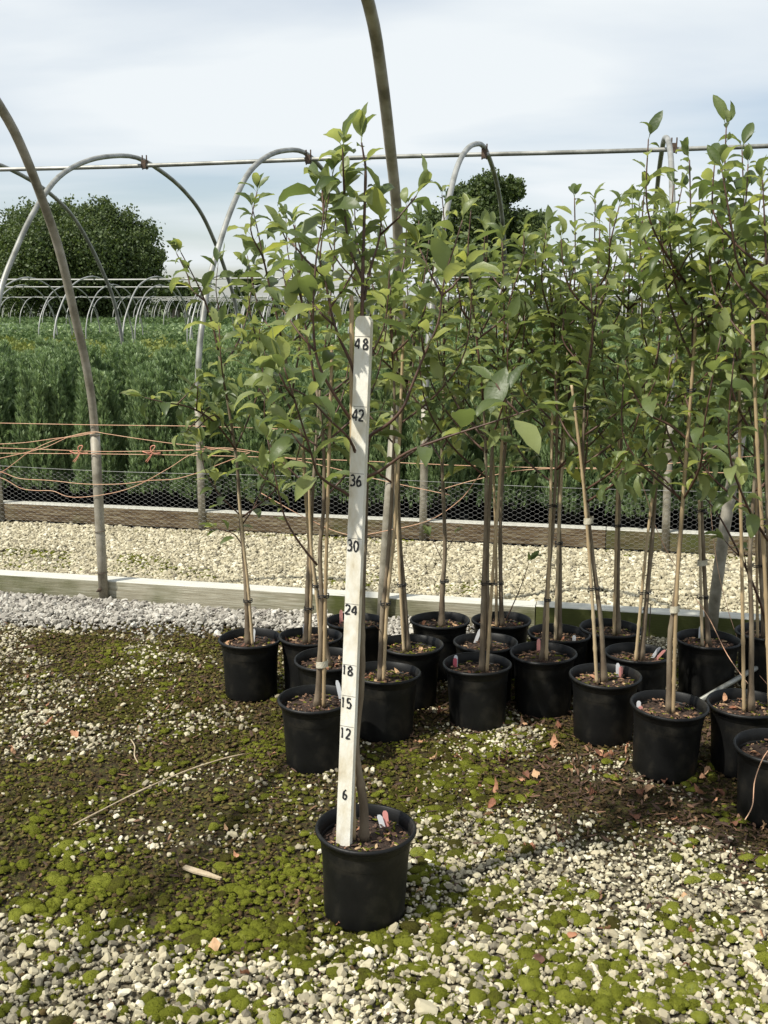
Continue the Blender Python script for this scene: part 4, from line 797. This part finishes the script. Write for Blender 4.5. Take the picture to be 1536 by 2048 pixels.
for txt, yl, yt, yb, xs, w_ in [('48', 673, 678, 698, (-.017, .0025), .0125), ('42', 813, 820, 842, (-.0165, -.001), .0125), ('36', 947, 951, 972, (-.016, -.0005), .0125), ('30', 1077, 1081, 1102, (-.017, -.001), .012), ('24', 1208, 1211, 1229, (-.0165, .0), .0135),
                                ('18', 1330, 1333, 1350, (-.0165, -.004), .0125), ('15', 1392, 1397, 1416, (-.0165, -.004), .0125), ('12', 1453, 1458, 1477, (-.0155, -.003), .0125), ('6', None, 1579, 1598, (-.005,), .0115)]:
    if yl: line(yl)
    v0, v1 = vparam(yb), vparam(yt)
    for ch, x0 in zip(txt, xs): glyph(ch, x0, v0, w_ * (.55 if ch == '1' else 1), v1 - v0, .0043, blot=(txt == '24' and ch == '2') and False)

# ------------------------------------------------------------------ junipers
def spray(seed, n=7):
    return None
def juniper_mesh(seed, Hh=.95, Wd=.20):
    r = np.random.default_rng(seed); vs, fs, rr = [], [], []
    n = 3400; z = r.random(n) ** .85 * Hh
    # plume leaders
    pl = [(r.uniform(-.75, .75) * Wd, r.uniform(-.75, .75) * Wd, Hh * r.uniform(.62, 1.06), r.uniform(.035, .065)) for _ in range(13)]
    P, Dr, Sz = [], [], []
    for i in range(n):
        if r.random() < .74:
            px, py, ph, pw = pl[r.integers(0, 13)]; u = r.random() ** .8; zz_ = ph * u + .02; w = r.uniform(0, 6.28); rad = pw * (1 - u * .8) * (.6 + .4 * r.random()) * (1.5 if u < .6 else 1.0)
            p = np.array([px * (1.2 - .5 * u) + rad * np.cos(w), py * (1.2 - .5 * u) + rad * np.sin(w), zz_]); o = np.array([np.cos(w), np.sin(w), 0])
        else:
            u = r.random(); w = r.uniform(0, 6.28); rad = Wd * .92 * (1 - .85 * u ** 1.3) * (.85 + .2 * r.random()) * (.7 if u < .06 else 1)
            p = np.array([rad * np.cos(w), rad * np.sin(w), u * Hh * .85]); o = np.array([np.cos(w), np.sin(w), 0])
        P.append(p); Dr.append(np.array([0, 0, 1.0]) + o * r.uniform(.05, .5) + r.normal(0, .12, 3)); Sz.append(r.uniform(.035, .080))
    P = np.array(P); Dr = np.array(Dr); Dr /= np.linalg.norm(Dr, axis=1)[:, None]; Sz = np.array(Sz)
    side = np.cross(Dr, r.normal(0, 1, (n, 3))); side /= np.linalg.norm(side, axis=1)[:, None]
    V = []; T = []; RR = []
    base = np.clip(r.normal(.5, .22, n) + .25 * (P[:, 2] / Hh - .4), 0, 1)  # lighter with height: sunlit tops put into the spray colour
    for k, (a, sgn, sc) in enumerate([(0, 0, 1.0), (.25, .55, .6), (.35, -.55, .6), (.5, .4, .5), (.6, -.4, .5)]):
        st = P + Dr * (Sz * a)[:, None]; d = Dr + side * sgn; d /= np.linalg.norm(d, axis=1)[:, None]; ln = (Sz * sc)[:, None]; wdt = (Sz * .065)[:, None]
        q = np.cross(d, side + .3 * Dr); nq = np.linalg.norm(q, axis=1)[:, None] + 1e-9; q = np.where(nq > .2, q / nq, side)
        if k == 0: q = side
        V.append(np.stack([st - q * wdt * .6, st + q * wdt * .6, st + d * ln * .6 + q * wdt, st + d * ln, st + d * ln * .6 - q * wdt], 1).reshape(-1, 3)); RR.append(np.repeat(base, 5))
    V = np.concatenate(V); m_ = n * 5
    a = np.arange(m_)[:, None] * 5
    T = np.concatenate([np.hstack([a, a + 1, a + 2]), np.hstack([a, a + 2, a + 4]), np.hstack([a + 4, a + 2, a + 3])])
    return V, T, np.concatenate(RR)
JM = []
for i in range(6):
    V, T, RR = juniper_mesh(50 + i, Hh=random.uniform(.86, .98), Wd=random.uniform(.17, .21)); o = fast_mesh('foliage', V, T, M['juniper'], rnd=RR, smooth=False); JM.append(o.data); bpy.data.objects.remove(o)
pb = MB(); pb.lathe([(.10, 0), (.115, .004), (.13, .23), (.136, .232), (.139, .238), (.136, .246), (.130, .246), (.127, .20), (.0, .20)], seg=28); jp = pb.build('pot', M['pot']); JP = jp.data; bpy.data.objects.remove(jp)
tb_ = MB(); tb_.tube([(0, 0, .19), (.004, 0, .28), (-.003, .003, .42)], [.012, .010, .006], 6); js = tb_.build('stem', M['bark']); JS = js.data; bpy.data.objects.remove(js)
ORD = ['first', 'second', 'third', 'fourth', 'fifth', 'sixth', 'seventh', 'eighth', 'ninth', 'tenth', 'eleventh', 'twelfth', 'thirteenth', 'fourteenth', 'fifteenth', 'sixteenth', 'seventeenth', 'eighteenth', 'nineteenth', 'twentieth', 'twenty-first', 'twenty-second', 'twenty-third', 'twenty-fourth']
jrows = [0.30, 0.72, 1.14, 1.58, 2.04, 2.5, 3.0, 3.5, 4.0, 4.5]
for ri, tr in enumerate(jrows):
    k = 0; s = -4 + (ri % 2) * .21
    while s < 9:
        p = NP(s + random.gauss(0, .03), T2 + tr + random.gauss(0, .03), 0); s += .42 if ri < 4 else .46
        if abs(p.x) > .40 * p.y + .45: continue
        if ri < 2: lab = '%s juniper from the left in the %s row behind the wire netting, feathery green' % (ORD[k], 'front' if ri == 0 else 'second')
        elif ri < 4: lab = 'upright green juniper inside the bed behind the front juniper rows'
        else: lab = 'upright green juniper at the back of the bed, only its tips showing'
        k += 1
        r_o = empty('potted_juniper', p, lab, 'juniper', 'potted junipers in the bed beyond the netting', rz=random.uniform(0, 6.28))
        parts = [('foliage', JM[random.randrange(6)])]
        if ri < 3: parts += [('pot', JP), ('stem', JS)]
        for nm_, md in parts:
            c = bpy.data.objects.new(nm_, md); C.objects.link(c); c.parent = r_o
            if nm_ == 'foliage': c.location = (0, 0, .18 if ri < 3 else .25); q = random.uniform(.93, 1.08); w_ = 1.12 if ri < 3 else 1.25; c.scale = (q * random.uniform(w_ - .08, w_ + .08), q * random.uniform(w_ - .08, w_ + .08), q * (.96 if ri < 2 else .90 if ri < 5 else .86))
# dark weed cloth under the junipers
fb = MB(); fb.box(NP(-6, T2 + .05, -.02), SV * 16, TV * 5.0, Vector((0, 0, .03))); o = fb.build('weed_mat', M['rubber']); tag(o, kind='structure'); o.name = 'path_cloth'

# ------------------------------------------------------------------ far planting rows (uncountable), hedge, trees
def clump_mesh(name, pts, size, m, label, cat, kind='stuff', parent=None):
    n = len(pts); d = rng.normal(0, 1, (n, 3)); d[:, 2] = np.abs(d[:, 2]) + .2; d /= np.linalg.norm(d, axis=1)[:, None]; s_ = np.cross(d, rng.normal(0, 1, (n, 3))); s_ /= np.linalg.norm(s_, axis=1)[:, None]
    sz = (size * rng.uniform(.6, 1.4, n))[:, None]
    V = np.stack([pts - s_ * sz * .35, pts + s_ * sz * .35, pts + d * sz * .6 + s_ * sz * .4, pts + d * sz, pts + d * sz * .6 - s_ * sz * .4], 1).reshape(-1, 3)
    a = np.arange(n)[:, None] * 5; T = np.concatenate([np.hstack([a, a + 1, a + 2]), np.hstack([a, a + 2, a + 4]), np.hstack([a + 4, a + 2, a + 3])])
    o = fast_mesh(name, V if parent is None else V - np.array(parent.location), T, m, rnd=np.repeat(rng.random(n), 5), smooth=False)
    if parent is None: tag(o, label, cat, kind=kind)
    else: o.parent = parent
    return o
def rowpts(t0, t1, h, n, D, lo=0.0):
    sx = (Vector((0, D, 0)) - B1).dot(SV); sm = .42 * D + 2; s = rng.uniform(sx - sm, sx + sm, n); t = rng.uniform(t0, t1, n)
    hh_ = h * (.75 + .35 * vnoise(s, t, 1.3, 4)); z = np.where(rng.random(n) < .6, hh_ * rng.uniform(.8, 1.0, n), hh_ * rng.uniform(lo, 1, n))
    return np.array(B1)[None] + s[:, None] * np.array(SV)[None] + t[:, None] * np.array(TV)[None] + np.stack([np.zeros(n), np.zeros(n), z], 1)
by = B1.y
clump_mesh('shrub_row', rowpts(15 - by, 18.5 - by, 0.97, 26000, 16.5), .05, M['yellowshrub'], 'yellow green low shrubs growing just beyond the juniper bed', 'shrubs')
clump_mesh('shrub_row', rowpts(20.5 - by, 24 - by, .62, 26000, 22), .06, M['greenshrub'], 'mid green plants growing under the first low row of hoops', 'shrubs')
clump_mesh('shrub_row', rowpts(28 - by, 32 - by, .66, 24000, 30), .08, M['greenshrub'], 'mid green plants growing under the second low row of hoops', 'shrubs')
clump_mesh('shrub_row', rowpts(40 - by, 46 - by, .75, 24000, 43), .11, M['juniper'], 'darker green plants in the open field between the hoop rows', 'shrubs')
clump_mesh('shrub_row', rowpts(57 - by, 70 - by, .8, 26000, 62), .15, M['greenshrub'], 'distant green plants under the small far hoops', 'shrubs')
clump_mesh('hedge', rowpts(112 - by, 118 - by, 2.3, 26000, 115), .4, M['oak'], 'low dark hedge line along the far edge of the field', 'hedge')
def big_tree(px, Dd, ytop, wpx, label, seed, lobes, n=42000, trunk_h=1.6, ls=.20):
    r = np.random.default_rng(seed); base = Vector(((px - 768) / F * Dd * cT, Dd, 0)); root = empty('broadleaf_tree', base, label, 'tree')
    sc = Dd / F; Ht = H + (615 - ytop) * sc; b = MB()
    b.tube([(0, 0, -.1), (.1, 0, 1.2), (0, .1, Ht * .4), (.1, 0, Ht * .75)], [.45, .36, .26, .10], 10)
    P = []; tot = sum(l[3] ** 2 for l in lobes)
    for (lx, lz, ly, lr) in lobes:      # photo px offsets from tree centre x / row; converted to metres
        c = np.array([(lx - px) * sc, ly, H + (615 - lz) * sc]); rad = lr * sc
        b.tube([(0, 0, Ht * .25), tuple((c * .5 + np.array([0, 0, Ht * .15]))), tuple(c)], [.16, .11, .04], 6)
        k = int(n * lr ** 2 / tot); nc = max(int(k / 60), 8)
        u = r.normal(0, 1, (nc, 3)); u /= np.linalg.norm(u, axis=1)[:, None]; cc = c + u * rad * (r.random((nc, 1)) ** .4) * np.array([1, 1, .88])
        q = cc[r.integers(0, nc, k)] + r.normal(0, 1, (k, 3)) * rad * .13
        P.append(q)
    b.build('trunk', M['trunk'], root)
    P = np.concatenate(P); P = P[P[:, 2] > .3] + np.array(base); clump_mesh('crown', P, ls, M['oak'], None, None, parent=root)
big_tree(155, 75, 403, 330, 'large dense round crowned tree standing beyond the hoops at left', 1,
         [(70, 472, 0, 55), (125, 452, 1, 46), (160, 470, 1, 52), (205, 446, 0, 40), (255, 485, 1, 58), (30, 505, 0, 48), (300, 520, 0, 30), (110, 520, -2, 85), (190, 520, -1, 90), (275, 540, 0, 55), (60, 580, 0, 55), (150, 590, 0, 70), (240, 590, 0, 62), (-20, 560, 1, 45)], n=130000, ls=.15)
big_tree(950, 62, 357, 250, 'tall uneven tree behind the third hoop, right of centre', 2,
         [(975, 400, 0, 40), (925, 415, 0, 34), (1020, 395, 0, 26), (960, 450, 0, 52), (870, 468, 0, 42), (845, 500, 0, 30), (1010, 460, 1, 40), (1055, 465, 0, 34), (930, 520, 0, 55), (1000, 530, 0, 45), (860, 520, 0, 28), (1050, 520, 1, 22), (960, 580, 0, 40)], n=80000, ls=.14)
big_tree(492, 150, 546, 60, 'small distant tree on the horizon between the first two near hoops', 3, [(485, 565, 0, 18), (502, 570, 0, 16), (492, 585, 0, 20)], n=5000, ls=.5)
big_tree(1190, 150, 570, 60, 'small distant tree on the horizon behind the right potted trees', 4, [(1180, 585, 0, 18), (1205, 588, 0, 16), (1192, 600, 0, 20)], n=5000, ls=.5)
big_tree(350, 110, 560, 90, 'low dark tree beside the large left tree', 5, [(335, 585, 0, 24), (360, 582, 0, 20), (395, 595, 0, 18), (345, 603, 0, 22)], n=8000, ls=.35)

# ------------------------------------------------------------------ twine
def twine(label, pts, m='twine', r=.0017, t=-.03, tagt=None):
    P = smoothp([atT(p[0], p[1], p[2] if len(p) > 2 else t) for p in pts], 6); b = MB(); b.tube(P, r, 5); o = b.build('twine', M[m]); tag(o, label, 'twine'); return o
twine('topmost straight orange twine stretched level across the left hoop leg', [(-60, 845), (200, 850), (420, 853), (600, 860)])
twine('lower of the two long level orange twines crossing the whole row', [(-60, 906), (200, 908), (450, 912), (700, 921), (950, 932), (1200, 938), (1400, 944), (1600, 952)])
twine('orange twine with knotted loops just above the lowest level one', [(-60, 894), (90, 899), (200, 903), (300, 902), (380, 900), (450, 896), (520, 905), (640, 930), (760, 960), (900, 990)], m='twine')
twine('slack orange twine tied near the top of the left hoop sleeve', [(-40, 925), (30, 910), (90, 895), (140, 873), (185, 864), (215, 868), (280, 878), (345, 887), (420, 895), (500, 905)])
twine('orange twine rising from lower left to the hoop joint', [(-60, 965), (0, 945), (30, 925), (60, 903), (110, 880), (160, 869), (190, 866)])
twine('pale twine running left from the hoop joint', [(-60, 890), (40, 886), (110, 877), (150, 873), (188, 866)])
twine('sagging orange twine, upper one of the pair below the level lines', [(-50, 932), (5, 945), (40, 957), (100, 961), (170, 968), (240, 968), (300, 961), (350, 958), (400, 944), (440, 928), (500, 905)])
twine('sagging orange twine, lowest one touching the netting top', [(-50, 944), (5, 957), (40, 976), (70, 981), (105, 982), (135, 993), (170, 994), (230, 985), (280, 968), (340, 935), (385, 908), (450, 895)])
twine('orange twine sagging between measuring stick and right canes', [(520, 985), (620, 1040), (700, 1070), (780, 1060), (860, 1040), (920, 1000), (950, 962), (975, 935)], t=-.25)
twine('pale twine with bow crossing the right canes', [(880, 980), (950, 960), (1050, 940), (1220, 935), (1330, 928), (1450, 917), (1600, 905)], t=-.05)
twine('loose cream twine hanging diagonally from the canes on the right', [(1258, 940, -.6), (1275, 948, -.6), (1290, 985, -.62), (1310, 1050, -.65), (1335, 1105, -.68), (1360, 1145, -.7)], r=.0015)
twine('cream twine trailing down over the right hand pots', [(1390, 1195, -.9), (1420, 1240, -.95), (1455, 1310, -1.0), (1500, 1372, -1.1), (1560, 1440, -1.2)], r=.0015)
twine('thin twine dropping beside the leaning hoop leg', [(1417, 915, -.3), (1420, 1000, -.3), (1430, 1100, -.35), (1450, 1200, -.4), (1490, 1310, -.6), (1545, 1380, -.7)], r=.0012)
twine('twine hanging over the pot cut off at the right edge', [(1560, 1480, -1.95), (1530, 1510, -1.95), (1510, 1560, -1.95), (1505, 1610, -1.97), (1490, 1640, -1.98)], r=.0015)
for cx_, cy_, lab in [(305, 906, 'coral twine bow with two hanging ends right of the left hoop leg'), (160, 906, 'small coral twine knot just left of the hoop leg')]:
    b = MB(); f = lambda x, y: atT(x, y, -.036)
    b.tube(smoothp([f(cx_ - 20, cy_ - 3), f(cx_ - 6, cy_), f(cx_ + 5, cy_ - 12), f(cx_ + 2, cy_ - 15), f(cx_ - 4, cy_ - 11), f(cx_, cy_), f(cx_ + 16, cy_)], 4), .0024, 5)
    b.tube(smoothp([f(cx_, cy_), f(cx_ - 8, cy_ + 10), f(cx_ - 14, cy_ + 17)], 3), .002, 5); b.tube(smoothp([f(cx_, cy_), f(cx_ - 4, cy_ + 8), f(cx_ - 11, cy_ + 19)], 3), .002, 5)
    tag(b.build('twine_knot', M['twine_red']), lab, 'knot')

# ------------------------------------------------------------------ odds and ends on the ground
def gz(x, y, dz=.004):
    p = gnd(x, y); p.z = float(hgt(np.array([p.x]), np.array([p.y]))[0]) + dz; return p
b = MB(); q = smoothp([gz(148, 1657, .012), gz(250, 1605, .016), gz(350, 1560, .02), (gz(430, 1530, .018)), gz(490, 1512, .012)], 6); b.tube(q, [.0026 + .0006 * math.sin(i) for i in range(len(q))], 6); tag(b.build('dry_stalk', M['drywood']), 'long straw coloured dry stalk lying on the mossy soil at left', 'stalk')
b = MB(); b.tube(smoothp([gz(262, 1482, .010), gz(270, 1500, .014), gz(269, 1515, .012), gz(276, 1530, .010)], 4), .0024, 5); tag(b.build('dry_twig', M['white_tag'] if 0 else M['drywood']), 'short crooked pale twig on the soil above the long stalk', 'twig')
b = MB(); p0, p1 = gz(368, 1744, .012), gz(443, 1764, .010); d = (p1 - p0); sd2 = Vector((-d.y, d.x, 0)).normalized()
b.add([tuple(v) for v in (p0 - sd2 * .006, p0 + d * .3 - sd2 * .011, p1 - sd2 * .006, p1 + sd2 * .002, p0 + d * .6 + sd2 * .008, p0 + sd2 * .009)] + [tuple(v + Vector((0, 0, .005))) for v in (p0 - sd2 * .006, p0 + d * .3 - sd2 * .011, p1 - sd2 * .006, p1 + sd2 * .002, p0 + d * .6 + sd2 * .008, p0 + sd2 * .009)],
      [(5, 4, 3, 2, 1, 0), (6, 7, 8, 9, 10, 11)] + [(i, (i + 1) % 6, (i + 1) % 6 + 6, i + 6) for i in range(6)]); tag(b.build('wood_splinter', M['drywood'], smooth=False), 'flat pale wood splinter lying on green moss left of the front pot', 'splinter')
b = MB(); b.tube([gnd(1395, 1404, .06), gnd(1470, 1360, .09), gnd(1640, 1263, .16)], .010, 10); tag(b.build('metal_pipe', M['steel']), 'grey metal pipe lying diagonally between the right hand pots', 'pipe')
for hx, hy, top, lab in [(1297, 1290, 1212, 'thin rusty wire hook standing behind the leaf littered pot'), (1353, 1340, 1297, 'short rusty wire hook standing between the right hand pots')]:
    P = gnd(hx, hy); P.z = .0; T_ = atY(hx + 4, top, P.y); b = MB(); b.tube(smoothp([P, P.lerp(T_, .6), T_, T_ + Vector((-.008, 0, .010)), T_ + Vector((-.022, 0, .006)), T_ + Vector((-.034, 0, -.02))], 4), .0022, 6); tag(b.build('wire_hook', M['rust']), lab, 'hook')
# fallen leaves
random.seed(11)
FL = [(1490, 1505, 1), (545, 1515, 0), (450, 1660, 0), (470, 1720, 1), (1100, 1520, 1), (1185, 1545, 1), (1215, 1518, 1), (1140, 1555, 0), (990, 1585, 1), (1272, 1640, 1), (1290, 1580, 1), (1400, 1590, 1), (1115, 1675, 1), (1145, 1880, 1), (950, 1465, 0), (1060, 1450, 0), (1430, 1610, 0), (1470, 1650, 1), (1525, 1660, 1), (840, 1495, 1), (870, 1525, 1), (700, 1500, 0), (305, 1465, 0), (150, 1475, 1), (95, 1415, 0), (1050, 1700, 0), (1120, 1690, 0), (1370, 1800, 1), (1240, 1600, 0), (1340, 1610, 0), (1180, 1500, 0), (1080, 1575, 0), (400, 1405, 1), (520, 1560, 0), (1160, 1480, 0), (1330, 1570, 0), (1415, 1555, 1), (1000, 1455, 1), (310, 1335, 0)]
for _ in range(42):
    FL.append((random.gauss(1250, 170), random.gauss(1540, 70), random.random() < .6))
for _ in range(24): FL.append((random.uniform(0, 1536), random.uniform(1350, 1950), random.random() < .5))
FL = [f for f in FL if f[0] < 1560]
for fx, fy, big in FL:
    P = gz(fx, fy, .010); V, T = LEAVES[random.randrange(12)]; q = (random.uniform(.034, .048) if big else random.uniform(.018, .03))
    m3 = np.array(Matrix.Rotation(random.uniform(0, 6.28), 3, 'Z') @ Matrix.Rotation(random.gauss(0, .4) + (3.14 if random.random() < .5 else 0), 3, 'X') @ Matrix.Rotation(random.gauss(0, .2), 3, 'Y'))
    V2 = (V - np.array([.6, 0, -.15])) * np.array([random.uniform(.7, 1.05), random.uniform(.9, 1.7), random.uniform(.8, 1.6)]); V2[:, 1] *= 1 + .45 * np.sin(V2[:, 0] * random.uniform(4, 9) + random.uniform(0, 6)) ; V2[:, 2] += rng.normal(0, .07, len(V2)) + .16 * np.sin(V2[:, 1] * 7 + random.uniform(0, 6)); b = MB(); b.add((V2 * q) @ m3.T, T.tolist(), 0, random.random()); o = b.build('fallen_leaf', M['dryleaf']); o.location = P + Vector((0, 0, .004))
    tag(o, 'curled dry orange brown leaf fallen on the gravel and soil around the pots', 'leaf', 'fallen dry leaves')
